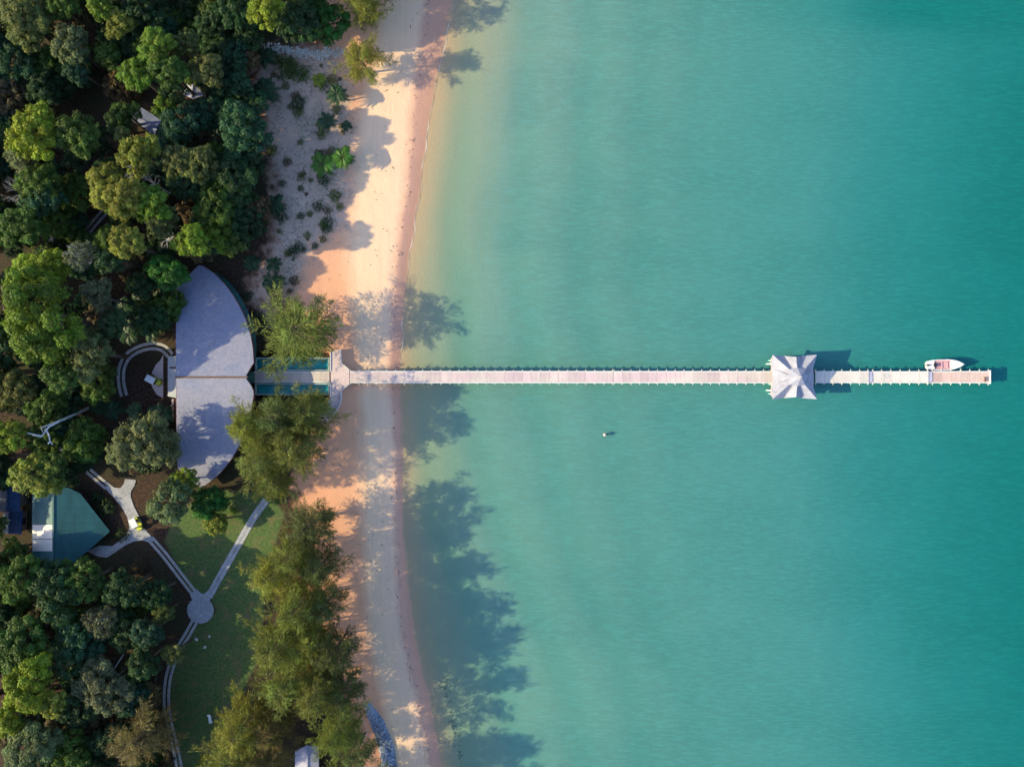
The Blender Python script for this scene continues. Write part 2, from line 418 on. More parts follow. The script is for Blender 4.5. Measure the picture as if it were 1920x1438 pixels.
def ground_mat():
    m, nt, N, L, bs = newmat('ground')
    u = attr(nt, 'u'); ld = attr(nt, 'lawn'); gd = attr(nt, 'grit')
    P = worldpos(nt)
    n1 = noise(nt, P, 0.5, 5, 0.65); n2 = noise(nt, P, 2.2, 5, 0.7); n3 = noise(nt, P, 0.08, 3); n4 = noise(nt, P, 7.0, 3, 0.6)
    uu = math_(nt, 'ADD', u, math_(nt, 'MULTIPLY', math_(nt, 'SUBTRACT', n1, 0.5), 0.22))
    # sand, by where it lies on the beach
    pos = math_(nt, 'MULTIPLY', math_(nt, 'ADD', uu, 1.0), 1 / 14.0)
    q = lambda a: (a + 1) / 14.0
    sand = ramp(nt, pos, [(q(-0.9), (0.50, 0.235, 0.155)), (q(0.0), (0.68, 0.33, 0.20)), (q(0.75), (0.72, 0.365, 0.215)), (q(1.1), (0.78, 0.53, 0.345)), (q(1.8), (0.77, 0.505, 0.345)),
                          (q(2.02), (0.57, 0.31, 0.22)), (q(2.85), (0.52, 0.27, 0.18)), (q(3.04), (0.40, 0.285, 0.17)), (q(3.4), (0.345, 0.285, 0.19)), (q(4.6), (0.345, 0.285, 0.245)), (q(7), (0.31, 0.255, 0.24)), (q(12), (0.28, 0.255, 0.285))])
    streak = noise(nt, worldpos(nt, (1.6, 0.12, 1)), 1.0, 4, 0.6)
    sand = mix(nt, maprange(nt, streak, 0.4, 0.75, 0, 0.12), sand, (0.33, 0.24, 0.19))
    sand = mix(nt, maprange(nt, n2, 0.55, 0.8, 0, 0.3), sand, (0.36, 0.29, 0.24))
    # sea floor: darker silt patches far out
    patch = noise(nt, worldpos(nt, (0.035, 0.075, 1), (0, 0, math.radians(-62))), 1.0, 5, 0.6)
    deep = maprange(nt, u, 3.3, 5.0)
    sand = mix(nt, math_(nt, 'MULTIPLY', deep, maprange(nt, patch, 0.40, 0.66, 0, 0.34)), sand, (0.18, 0.20, 0.20))
    fine = noise(nt, worldpos(nt, (0.45, 2.4, 1), (0, 0, math.radians(35))), 1.0, 4, 0.7)
    sand = mix(nt, math_(nt, 'MULTIPLY', deep, maprange(nt, fine, 0.42, 0.68, 0, 0.30)), sand, (0.37, 0.40, 0.39))  # paler streaks paint the surface ripples' light into the sea floor
    # coarse pale grit with debris
    grit = ramp(nt, n2, [(0.34, (0.17, 0.11, 0.08)), (0.46, (0.37, 0.265, 0.205)), (0.58, (0.53, 0.40, 0.32)), (0.72, (0.42, 0.29, 0.215))])
    grit = mix(nt, maprange(nt, n3, 0.45, 0.62, 0, 0.55), grit, (0.10, 0.115, 0.075))
    grit = mix(nt, maprange(nt, noise(nt, P, 0.32, 4, 0.6), 0.42, 0.62, 0, 0.85), grit, (0.50, 0.345, 0.27))
    gm = maprange(nt, math_(nt, 'ADD', gd, math_(nt, 'MULTIPLY', math_(nt, 'SUBTRACT', n1, 0.5), 9.0)), 2.0, -2.2)
    c = mix(nt, gm, sand, grit)
    # leaf litter and red earth under the trees
    lit = ramp(nt, n2, [(0.3, (0.018, 0.012, 0.010)), (0.5, (0.042, 0.025, 0.018)), (0.62, (0.09, 0.048, 0.028)), (0.75, (0.045, 0.04, 0.02))])
    lit = mix(nt, maprange(nt, n3, 0.4, 0.65, 0, 0.7), lit, (0.032, 0.038, 0.016))
    lm = maprange(nt, math_(nt, 'ADD', u, math_(nt, 'MULTIPLY', math_(nt, 'SUBTRACT', n1, 0.5), 0.9)), -0.10, -0.40)
    lm = math_(nt, 'MULTIPLY', lm, math_(nt, 'SUBTRACT', 1.0, gm))
    c = mix(nt, lm, c, lit)
    # grass
    gr = ramp(nt, n2, [(0.3, (0.03, 0.06, 0.02)), (0.52, (0.07, 0.115, 0.034)), (0.7, (0.12, 0.145, 0.05))])
    gr = mix(nt, maprange(nt, n1, 0.46, 0.68, 0, 0.75), gr, (0.13, 0.105, 0.055))
    lw = maprange(nt, math_(nt, 'ADD', ld, math_(nt, 'MULTIPLY', math_(nt, 'SUBTRACT', n2, 0.5), 2.0)), 0.35, -0.35)
    c = mix(nt, lw, c, gr)
    L.new(c, bs.inputs['Base Color'])
    wet = math_(nt, 'MULTIPLY', maprange(nt, u, 1.95, 2.1), maprange(nt, u, 3.05, 3.0))
    L.new(maprange(nt, wet, 0, 1, 0.95, 0.45, False), bs.inputs['Roughness'])
    bs.inputs['Specular IOR Level'].default_value = 0.25
    bump(nt, bs, math_(nt, 'ADD', n2, math_(nt, 'MULTIPLY', n4, 0.4)), 0.55, 0.12)
    return m
M['ground'] = ground_mat()

nx, ny = len(AX), len(AY)
idx = np.arange(nx * ny).reshape(ny, nx)
quads = np.stack([idx[:-1, :-1], idx[:-1, 1:], idx[1:, 1:], idx[1:, :-1]], -1).reshape(-1, 4)
fu = U.ravel()[quads].mean(1); fl = lawn_d.ravel()[quads].mean(1); fgz = GZ.ravel()[quads].mean(1)
kinds = np.where(fu >= 3, 3, np.where(fl < 0, 1, np.where(fu > -0.2, 2, 0)))
for code, nm in ((0, 'forest_floor'), (1, 'lawn'), (2, 'beach'), (3, 'seabed')):
    q = quads[kinds == code]
    used, inv = np.unique(q.ravel(), return_inverse=True)
    V = np.stack([GX.ravel()[used], GY.ravel()[used], GZ.ravel()[used]], -1)
    me = mesh_np(nm, V, inv.reshape(-1, 4), M['ground'], True)
    for an, arr in (('u', U), ('lawn', lawn_d), ('grit', grit_d)):
        a = me.attributes.new(an, 'FLOAT', 'POINT'); a.data.foreach_set('value', arr.ravel()[used].astype(np.float32))
    tag(link(nm, me), None, kind='structure')

# the sea: one closed body of water
b = MB(); b.box((1086, 0, -20), (2248, 4400, 40))
sea = b.build('sea_water', M['sea']); tag(sea, None, kind='structure')

# foam along the waterline
rng = random.Random(3)
def foam_ribbon(name, y0, y1, off, wmax, seed):
    ys = np.arange(y0, y1, 0.35); V = []; F = []
    rs = random.Random(seed)
    ph = [rs.uniform(0, 6) for _ in range(4)]
    for i, y in enumerate(ys):
        x = float(shore_x(y)) - float(lump(0.15 * (shore_x(y)), y, 0.35)) * 0.35 - float(lump(0.2 * shore_x(y), y, 1.3)) * .12 + off
        x += 0.12 * math.sin(y * 0.9 + ph[0]) + 0.07 * math.sin(y * 2.3 + ph[1])
        w = wmax * max(0.02, 0.45 + 0.4 * math.sin(y * 0.35 + ph[2]) + 0.35 * math.sin(y * 1.7 + ph[3]) + rs.uniform(-.15, .15))
        zt = max(0.0, gz((x, y))) + 0.03
        V += [(x - w / 2, y, zt), (x, y, zt + 0.03), (x + w / 2, y, zt - .012)]
        if i: F += [(3*i-3, 3*i-2, 3*i+1, 3*i), (3*i-2, 3*i-1, 3*i+2, 3*i+1)]
    o = link(name, mesh_np(name, V, F, M['foam'], True)); tag(o, 'thin broken line of white foam along the waterline', kind='stuff')
foam_ribbon('foam', 4, 76, 0.05, 0.13, 1)

# ------------------------------------------------------------------ paths
def ribbon(mb, pts, width, lift=0.06, thick=0.25, off=0.0, step=1.2):
    """A strip of concrete that follows the ground."""
    P = [W(a, b) for a, b in pts]; dense = []
    for i in range(len(P) - 1):            # Catmull-Rom
        p0, p1, p2, p3 = P[max(i-1, 0)], P[i], P[i+1], P[min(i+2, len(P)-1)]
        n = max(2, int((p2 - p1).length / step))
        for k in range(n):
            t = k / n
            dense.append(0.5 * ((2*p1) + (p2-p0)*t + (2*p0-5*p1+4*p2-p3)*t*t + (3*p1-p0-3*p2+p3)*t**3))
    dense.append(P[-1])
    rows = []
    for i, p in enumerate(dense):
        t = (dense[min(i+1, len(dense)-1)] - dense[max(i-1, 0)]); t.z = 0; t.normalize()
        nrm = Vector((-t.y, t.x, 0)); c = p + nrm * off; z = gz(c) + lift
        a, bb = c + nrm * width / 2, c - nrm * width / 2
        rows.append(((a.x, a.y, z), (bb.x, bb.y, z), (bb.x, bb.y, z - thick), (a.x, a.y, z - thick)))
    V = [q for r in rows for q in r]; F = []
    for i in range(len(rows) - 1):
        o = 4 * i
        for k in range(4): F.append((o+k, o+4+k, o+4+(k+1) % 4, o+(k+1) % 4))
    F += [(3, 2, 1, 0), (4*len(rows)-4, 4*len(rows)-3, 4*len(rows)-2, 4*len(rows)-1)]
    mb.add(V, [tuple(reversed(f)) for f in F])

def twin_track(name, pts, gap=0.42, w=0.5, mat='track', lift=0.07):
    root = bpy.data.objects.new(name, None); COL.objects.link(root); root['kind'] = 'structure'
    root.location = W(*pts[0])
    for s in (-1, 1):
        b = MB(); ribbon(b, pts, w, lift, 0.25, s * gap)
        o = b.build('track_strip', M[mat], root); o.matrix_parent_inverse = Matrix.Translation(-root.location)
    return root

twin_track('path_to_forest', [(125,832),(150,855),(180,882),(213,910)])
twin_track('path_to_plaza', [(292,1005),(318,1035),(345,1070),(372,1105)])
twin_track('path_to_beach', [(400,1113),(425,1068),(455,1015),(482,968),(506,935)], 0.34, 0.62, 'concrete')
twin_track('path_south', [(374,1158),(362,1180),(348,1203),(334,1232),(324,1268),(322,1310),(328,1350),(338,1390),(348,1440),(356,1480)])
twin_track('path_in_forest', [(165,452),(180,434),(197,414),(215,395)], 0.45, 0.5, 'concrete')
twin_track('ring_drive', [(329,668),(318,655),(300,650),(278,653),(256,664),(243,680),(238,700),(239,722),(244,742)], 0.48, 0.55)

def flat_shape(name, poly, mat, lift=0.075, thick=0.3, root=None):
    z = max(gz(W(a, b)) for a, b in poly) + lift
    pts = [W(a, b) for a, b in poly]
    area = sum(p.x * q.y - q.x * p.y for p, q in zip(pts, pts[1:] + pts[:1]))
    if area < 0: pts.reverse()
    m_ = MB(); m_.prism([(p.x, p.y, z) for p in pts], thick)
    o = m_.build(name, M[mat], root)
    if root is None: tag(o, None, kind='structure')
    return o
flat_shape('junction_pavement', [(208,911),(216,903),(226,911),(237,912),(243,905),(246,895),(266,897),(263,908),(257,917),(256,928),(262,945),(272,965),(280,985),(300,1007),(294,1013),(278,1008),(262,1010),(245,1018),(228,1030),(212,1040),(196,1038),(176,1028),(198,1018),(222,1019),(237,1008),(248,998),(254,985),(250,965),(238,945),(224,928)], 'concrete', 0.09)
plaza = [(385 + 24.5 * math.cos(t * math.pi / 16), 1137 + 24.5 * math.sin(t * math.pi / 16)) for t in range(32)]
flat_shape('round_plaza', plaza, 'concrete', 0.13)
flat_shape('plaza_apron', [(366,1108),(378,1098),(386,1106),(392,1107),(399,1101),(407,1108),(400,1124),(372,1124)], 'concrete', 0.10)
flat_shape('porch_pavement', [(316,667),(311,676),(303,684),(296,698),(293,712),(296,726),(304,739),(316,746)], 'terrace', 0.08)

# ------------------------------------------------------------------ lodge with the leaf-shaped roof
def on_plane(px, py, zf):
    z = 6.0
    for _ in range(8):
        p = W(px, py, z); z = zf(p.x, p.y)
    return W(px, py, z)

lodge = thing('lodge', 'large lodge under a leaf-shaped blue-grey shingle roof at the shore end of the jetty', 'building', W(400, 707, 2.2))
LR, LS = 8.6, 0.20
YR = W(0, 707.5, LR).y
zl = lambda x, y: LR - LS * abs(y - YR)
north = [(330,707.3),(465,707.3),(461,704),(464,699),(470,689),(475.5,680),(474,655),(470,630),(462,603),(450,577),(436,553),(420,532),(400,512),(381,499),(372,498),(358,512),(346,524),(330,543)]
south = [(465,707.7),(330,707.7),(331,745),(331,800),(333,878),(352,897),(376,914),(387,908),(404,895),(420,878),(436,857),(450,832),(462,805),(470,775),(475.5,740),(475,733),(471,724),(465,715),(461,710)]
def put(o, parent):        # keep world placement when the parent stands elsewhere
    o.parent = parent
    o.matrix_parent_inverse = (Matrix.Translation(parent.location) @ parent.rotation_euler.to_matrix().to_4x4()).inverted()
    return o
for outline in (north, south):
    pts = [on_plane(a, b_, zl) for a, b_ in outline]
    area = sum(p.x * q.y - q.x * p.y for p, q in zip(pts, pts[1:] + pts[:1]))
    if area < 0: pts.reverse()
    m_ = MB(); m_.prism(pts, 0.28); put(m_.build('roof_slope', M['slate']), lodge)
    # fascia board just below the eave
    m_ = MB()
    for p, q in zip(pts, pts[1:] + pts[:1]):
        if abs(p.y - YR) < 1.0 and abs(q.y - YR) < 1.0: continue
        dv = (q - p); ln = math.hypot(dv.x, dv.y)
        if ln < 0.05: continue
        nrm = Vector((dv.y, -dv.x, 0)) / ln
        a0, a1 = p + nrm * 0.01, q + nrm * 0.01; b0, b1 = p + nrm * 0.09, q + nrm * 0.09
        tz, bz = Vector((0,0,-0.05)), Vector((0,0,-0.42))
        m_.add([a0+tz, a1+tz, b1+tz, b0+tz, a0+bz, a1+bz, b1+bz, b0+bz], [(0,3,2,1),(4,5,6,7),(0,1,5,4),(1,2,6,5),(2,3,7,6),(3,0,4,7)])
    put(m_.build('fascia', M['red_brick']), lodge)
x0, x1 = W(329, 707, LR).x, W(464, 707, LR).x
m_ = MB(); m_.box(((x0 + x1) / 2, YR, LR + 0.03), (x1 - x0, 0.34, 0.14)); put(m_.build('ridge_cap', M['timber']), lodge)
# walls, inset under the eaves
win = [(345,560),(372,530),(398,540),(430,580),(452,630),(458,680),(458,730),(452,790),(430,840),(400,876),(376,890),(345,868)]
wp = [W(a, b_, 3.5) for a, b_ in win]
m_ = MB()
ws = []
for p, q in zip(wp, wp[1:] + wp[:1]):
    dv = q - p; ln = math.hypot(dv.x, dv.y); ang = math.atan2(dv.y, dv.x); c = (p + q) / 2
    ht = min(zl(p.x, p.y), zl(q.x, q.y)) - 0.35 - 2.0
    w_ = MB(); w_.box((c.x, c.y, 2.0 + ht / 2), (ln, 0.25, ht), ang); put(w_.build('wall', M['wall']), lodge)
    nrm = Vector((-dv.y, dv.x, 0)) / ln
    for k in range(max(1, int(ln / 3.5))):
        t = (k + 0.5) / max(1, int(ln / 3.5)); g = p + dv * t + nrm * 0.14
        w_ = MB(); w_.box((g.x, g.y, 3.4), (1.6, 0.06, 1.7), ang); put(w_.build('window', M['glass']), lodge)
for (a, b_) in ((470,640),(472,668),(472,746),(468,790),(455,590),(425,552),(446,838),(336,560),(336,620),(336,690),(336,760),(336,840)):
    p = W(a, b_, 4.0); zt = zl(p.x, p.y) - 0.25
    w_ = MB(); w_.tube([(p.x, p.y, 2.0), (p.x, p.y, zt)], [0.16, 0.13], 8); put(w_.build('column', M['timber']), lodge)
# dark green skirt of sheeting along the curved seaward eave
sk = [(401,512),(421,531),(437,552),(451,576),(463,602),(471,629),(475,654),(476.5,678)]
zs = lambda x, y: zl(x, y) - 0.75
inner = [on_plane(a - 2, b_, zs) for a, b_ in sk]
outer = [on_plane(a + w_, b_ + o_, lambda x, y: zl(x, y) - 1.15) for (a, b_), w_, o_ in zip(sk, (4, 8, 9, 9, 9, 8, 6, 3), (-2, -3, -3, -2, -2, -1, 0, 0))]
for i in range(len(sk) - 1):
    m_ = MB(); q = [inner[i], outer[i], outer[i+1], inner[i+1]]
    area = sum(p.x * r.y - r.x * p.y for p, r in zip(q, q[1:] + q[:1]))
    if area < 0: q.reverse()
    m_.prism(q, 0.06); put(m_.build('eave_sheet', M['greenstrip']), lodge)
# small seaward porch roof in the notch
pc = [W(462, 707.5, 7.6), W(470, 695, 5.6), W(477, 701, 5.4), W(477, 714, 5.4), W(470, 721, 5.6)]
m_ = MB(); tri = [(0,1,2),(0,2,3),(0,3,4)]
top = [tuple(p) for p in pc]; bot = [(p.x, p.y, p.z - 0.2) for p in pc]
m_.add(top + bot, [tuple(reversed(t)) for t in tri] + [tuple(i + 5 for i in t) for t in tri] + [(i, (i+1) % 5, 5 + (i+1) % 5, 5 + i) for i in range(5)])
put(m_.build('gable_screen', M['greenstrip']), lodge)
# entrance porch on the forest side
pts = [W(314.5, 668, 3.9), W(330, 668, 4.4), W(330, 746, 4.4), W(314.5, 743, 3.9)]
pts.reverse(); m_ = MB(); m_.prism(pts, 0.12); put(m_.build('porch_roof', M['porch']), lodge)
for (a, b_) in ((317,671),(317,706),(317,740)):
    p = W(a, b_, 3); w_ = MB(); w_.tube([(p.x, p.y, 2.1), (p.x, p.y, 3.85)], [0.1, 0.1], 8); put(w_.build('porch_post', M['timber']), lodge)
# bargeboard strips seen along the forest wall
for dx, wd in ((0.0, 0.35), (0.75, 0.3)):
    a0, a1 = W(324 - dx * 0, 748, 3.2), W(324, 790, 3.2)
    w_ = MB(); w_.box((a0.x + dx * 0.7 , (a0.y + a1.y) / 2, 3.2), (wd, abs(a0.y - a1.y), 0.1)); put(w_.build('gutter', M['red_brick'] if dx else M['terrace']), lodge)

# ------------------------------------------------------------------ pools, link walkway, beach terrace
def pool(name, label, x0, x1, y0, y1):
    c = W((x0 + x1) / 2, (y0 + y1) / 2, 2.3); r = thing(name, label, 'pool', (c.x, c.y, 0.9))
    a, bq = W(x0, y1, 2.3), W(x1, y0, 2.3); t = 0.3
    lx, ly = bq.x - a.x, bq.y - a.y; cx, cy = c.x, (a.y + bq.y) / 2
    f = MB(); f.box((cx, cy, 0.8), (lx, ly, 0.3)); put(f.build('pool_floor', M['pool_tile']), r)
    for (ox, oy, sx, sy) in ((0, ly/2 - t/2, lx, t), (0, -ly/2 + t/2, lx, t), (-lx/2 + t/2, 0, t, ly - 2*t - .004), (lx/2 - t/2, 0, t, ly - 2*t - .004)):
        f = MB(); f.box((cx + ox, cy + oy, 1.65), (sx, sy, 1.4)); put(f.build('pool_wall', M['pool_wall']), r)
    f = MB(); f.box((cx, cy, 1.555), (lx - 2*t - .02, ly - 2*t - .02, 1.2)); put(f.build('pool_water', M['pool']), r)
    return r
pool('pond', 'dark blue ornamental pool on the upper side of the walkway, half under a she-oak', 478, 618, 670, 696)
pool('pond', 'ornamental pool on the lower side of the walkway with a sunlit turquoise end', 478, 618, 718, 741)

DZ = 2.45
def deck_panel_mesh(name, lx, ly, n, mat, gap=0.022, seed=0):
    rs = random.Random(seed); f = MB(); w = lx / n
    for i in range(n):
        f.box((-lx/2 + w * (i + 0.5), rs.uniform(-0.015, 0.015), rs.uniform(-0.008, 0.008)), (w - gap, ly, 0.07))
    return f.mesh(name, mat)

walk = thing('walkway', 'planked walkway running from the lodge between the two pools', 'walkway', W(548, 707, 2.0))
xa, xb = W(476, 707, DZ).x, W(618, 707, DZ).x
nb = 8; lx = (xb - xa) / nb
wy0 = W(0, 696.8, DZ).y; wy1 = W(0, 717.2, DZ).y
ym, yw = (wy0 + wy1) / 2, wy0 - wy1
dm = [deck_panel_mesh('deck_panel', lx - 0.03, yw - 0.36, 6, M['plank'], seed=s) for s in range(3)]
for i in range(nb):
    link('deck_panel', dm[i % 3], walk, (xa + lx * (i + .5) - walk.location.x, ym - walk.location.y, DZ - walk.location.z))
    f = MB(); f.box((xa + lx * i, ym, DZ - 0.14), (0.16, yw + 0.1, 0.18)); put(f.build('joist', M['pile']), walk)
for yy in (wy0 - 0.09, wy1 + 0.09):
    f = MB(); f.box(((xa + xb) / 2, yy, DZ + 0.04), (xb - xa, 0.18, 0.16)); put(f.build('kerb_beam', M['white_beam']), walk)

terr = thing('beach_terrace', 'pinkish screeded terrace with chamfered corners where the jetty meets the beach', 'terrace', W(632, 707, 1.5))
tp = [(620,658),(638,655),(640,681),(655,693.5),(655,720.5),(640,732),(640,744),(620,744)]
pts = [W(a, b_, DZ + .02) for a, b_ in tp]; pts.reverse()
f = MB(); f.prism(pts, 1.6); put(f.build('slab', M['terrace']), terr)
tw = [(620,744.3),(640,744.3),(638,757),(631,770),(620,783),(606,796),(592,786),(606,774),(614,764),(619,754)]
pts = [W(a, b_, DZ - .04) for a, b_ in tw]; pts.reverse()
f = MB(); f.prism(pts, 1.6); put(f.build('ramp_slab', M['terrace']), terr)
for (a0, a1) in (((638,655),(640,681)),((640,681),(655,693.5)),((655,720.5),(640,732)),((640,732),(640,744)),((640,744.3),(638,757)),((638,757),(631,770)),((631,770),(620,783)),((620,658),(620,696)),((620,718),(620,744)),((620,744),(614,764))):
    p, q = W(*a0, DZ), W(*a1, DZ); dv = q - p; c = (p + q) / 2
    f = MB(); f.box((c.x, c.y, DZ + 0.07), (dv.length, 0.14, 0.2), math.atan2(dv.y, dv.x)); put(f.build('kerb', M['white_beam']), terr)

# ------------------------------------------------------------------ the jetty
jet = thing('jetty', 'long straight planked jetty with white kerb beams reaching out over the sea', 'jetty', W(1050, 707, 0.0))
JY = W(0, 707, DZ).y
def jetty_span(px0, px1, z, z1, mats, width, nbay, planks):
    za = z
    xa, xb = W(px0, 707, z).x, W(px1, 707, z).x; lx = (xb - xa) / nbay
    ms = [deck_panel_mesh('deck_panel', lx - 0.025, width - 0.30, planks, mats, seed=s) for s in range(4)]
    jm = MB(); jm.box((0, 0, 0), (0.15, width + 0.36, 0.18)); 
    for s in (-1, 1):
        y0 = s * (width / 2 + 0.18); jm.add([(-.085, y0, -.1), (.085, y0, -.1), (.085, y0, .1), (-.085, y0, .1), (0, y0 + s * .22, -.1), (0, y0 + s * .22, .04)],
            [(0,1,2,3),(0,4,1),(3,2,5),(1,4,5,2),(0,3,5,4)])
    jme = jm.mesh('crossbeam', M['grey_beam'])
    km = MB(); km.box((0, 0, 0), (lx - 0.02, 0.17, 0.17)); kme = km.mesh('kerb_beam', M['white_beam'])
    pm = MB(); pm.tube([(0, 0, -1), (0, 0, 0)], [0.16, 0.14], 7); pme = pm.mesh('pile', M['pile'])
    L0 = jet.location
    for i in range(nbay):
        cx = xa + lx * (i + .5); z = za + (z1 - za) * (i + .5) / nbay
        link('deck_panel', ms[(i * 7 + i // 3) % 4], jet, (cx - L0.x, JY - L0.y, z - L0.z))
        for s in (-1, 1):
            link('kerb_beam', kme, jet, (cx - L0.x, JY + s * (width / 2 - 0.07) - L0.y, z + 0.04 - L0.z))
    for i in range(nbay + 1):
        cx = xa + lx * i; z = za + (z1 - za) * i / nbay
        if i in (0, nbay): cx += 0.1 if i == 0 else -0.1
        link('crossbeam', jme, jet, (cx - L0.x, JY - L0.y, z - 0.16 - L0.z))
        for s in (-1, 1):
            py = JY + s * (width / 2 - 0.05); g = gz((cx, py))
            o = link('pile', pme, jet, (cx - L0.x, py - L0.y, z - 0.25 - L0.z)); o.scale = (1, 1, z - 0.25 - g + 0.3)
ZP = 1.5
jetty_span(656, 1150, DZ, 1.9, M['plank'], 2.2, 29, 7)
jetty_span(1150, 1450, 1.9, ZP, M['plank'], 2.2, 18, 7)
jetty_span(1529, 1629, ZP - 0.02, ZP - 0.02, M['plank_grey'], 2.15, 6, 7)
jetty_span(1636, 1741, ZP - 0.26, ZP - 0.26, M['plank_grey'], 2.15, 6, 7)
jetty_span(1748, 1855, ZP - 0.5, ZP - 0.5, M['plank_end'], 2.2, 6, 7)
for px, z in ((1632.5, ZP - 0.14), (1744.5, ZP - 0.38)):
    c = W(px, 707, z); f = MB(); f.box((c.x, JY, z), (0.66, 2.1, 0.1)); put(f.build('step', M['lilac_roof']), jet)  # purple-grey tread paints the shadow below the change of level
# faint painted diamond on the pale span
c = W(1663, 705, ZP - .26); f = MB()
for k in range(4):
    t = math.pi / 2 * k; p, q = Vector((math.cos(t) * .55, math.sin(t) * .4, 0)), Vector((math.cos(t + math.pi/2) * .55, math.sin(t + math.pi/2) * .4, 0))
    mid = (p + q) / 2; dv = q - p; f.box((c.x + mid.x, c.y + mid.y, ZP - .26 + .05), (dv.length, 0.07, 0.012), math.atan2(dv.y, dv.x))
put(f.build('painted_diamond', M['lilac_roof']), jet)
# end rail
c = W(1856.5, 707, ZP - .4); f = MB(); f.box((c.x, JY, ZP - .42), (0.2, 2.5, 0.24)); put(f.build('end_beam', M['white_beam']), jet)

c = W(1845, 711, ZP - .5)
ben = thing('bench', 'small dark bench at the far seaward end of the jetty', 'bench', (c.x, c.y, ZP - .46))
f = MB(); f.box((0, 0, .42), (.34, .85, .07)); f.build('seat', M['timber'], ben)
for s in (-1, 1):
    f = MB(); f.box((0, s * .33, .19), (.3, .07, .38)); f.build('leg', M['timber'], ben)

# ------------------------------------------------------------------ pavilion on the jetty
PC = W(1489, 707, 0)
pav = thing('jetty_pavilion', 'white pavilion with a star of eight gables astride the jetty', 'pavilion', (W(1488.5, 707, 3.6).x, JY, ZP - DZ))
f = MB(); f.box((0, 0, DZ - 0.08), (6.9, 7.2, 0.24)); f.build('platform', M['plank'], pav)
for i, (a, b_) in enumerate(((-3.2,-3.1),(3.2,-3.1),(3.2,3.1),(-3.2,3.1),(-3.2,-1.3),(-3.2,1.3),(3.2,-1.3),(3.2,1.3),(0,3.1),(0,-3.1))):
    f = MB(); f.tube([(a, b_, -2.6), (a, b_, 4.35)], [0.15, 0.12], 8); f.build('post', M['white_beam'], pav)
def rpanel(name, pts, mat=M['white_roof'], th=0.10):
    a, b_, c_ = Vector(pts[0]), Vector(pts[1]), Vector(pts[2])
    n = (b_ - a).cross(c_ - a)
    pts = [Vector(p) for p in pts]
    if n.z < 0: pts.reverse()
    f = MB(); k = len(pts)
    P = [tuple(p) for p in pts] + [(p.x, p.y, p.z - th) for p in pts]
    fs = [tuple(range(k)), tuple(reversed(range(k, 2*k)))] + [((i+1) % k, i, k+i, k+(i+1) % k) for i in range(k)]
    if k == 4: fs[0:2] = [(0,1,2),(0,2,3),(6,5,4),(7,6,4)]
    f.add(P, fs); return f.build(name, mat, pav)
card = [(3.75, 0), (0, 3.65), (-3.75, 0), (0, -3.65)]
ridges, valleys = [], []
for k in range(8):
    t = math.radians(45 * k)
    if k % 2 == 0: ro = card[k // 2]; zr = 5.75 if k in (2, 6) else 4.25
    else: ro = (math.copysign(4.05, math.cos(t)), math.copysign(4.05, math.sin(t))); zr = 5.05
    ri = (1.15 * math.cos(t), 1.15 * math.sin(t))
    ridges.append((Vector((ri[0], ri[1], 6.35)), Vector((ro[0], ro[1], zr))))
for k in range(8):                 # valley between ridge k and k+1
    vx = [(4.0, 1.75), (1.75, 4.0), (-1.75, 4.0), (-4.0, 1.75), (-4.0, -1.75), (-1.75, -4.0), (1.75, -4.0), (4.0, -1.75)][k]
    t = math.radians(45 * k + 22.5)
    valleys.append((Vector((1.25 * math.cos(t), 1.25 * math.sin(t), 5.95)), Vector((vx[0] * .94, vx[1] * .97, 3.95))))
for k in range(8):
    (ri, ro), (vi, vo), (ui, uo) = ridges[k], valleys[k], valleys[k - 1]
    lift = Vector((0, 0, 0.012 * (k % 2)))
    rpanel('roof_panel', [ri + lift, ro + lift, vo + lift, vi + lift]); rpanel('roof_panel', [ri + lift, ui + lift, uo + lift, ro + lift])
# gable infill and upper lantern tier
apex = Vector((0.25, 0, 7.7)); up = []
for k in range(8):
    t = math.radians(45 * k); r = 1.75 if k % 2 else 1.7
    up.append(Vector((r * math.cos(t) * (1.12 if k % 2 else 1), r * math.sin(t) * (1.12 if k % 2 else 1), 6.22 if k % 2 else 6.40)))
for k in range(8): rpanel('lantern_panel', [apex, up[k], up[(k+1) % 8]], th=0.08)
f = MB(); f.tube([(0.25, 0, 7.4), (0.25, 0, 8.0)], [0.07, 0.03], 6); f.build('finial', M['white_beam'], pav)
for s, wd in ((1, 'upper'), (-1, 'lower')):
    c = W(1446, 707 - s * 25, 2.0); lp = thing('mooring_post', 'white pointed mooring post at the %s shoreward corner of the jetty pavilion' % wd, 'post', (c.x, c.y, gz(c)), 0, 'mooring posts by the pavilion')
    f = MB(); f.tube([(0, 0, -.3), (0, 0, -gz(c) + 1.9)], [0.17, 0.15], 8); f.build('shaft', M['white_beam'], lp)
    f = MB(); f.tube([(0, 0, -gz(c) + 1.9), (0, 0, -gz(c) + 2.02), (0, 0, -gz(c) + 2.4)], [0.26, 0.26, 0.02], 8); f.build('cap', M['white_beam'], lp)

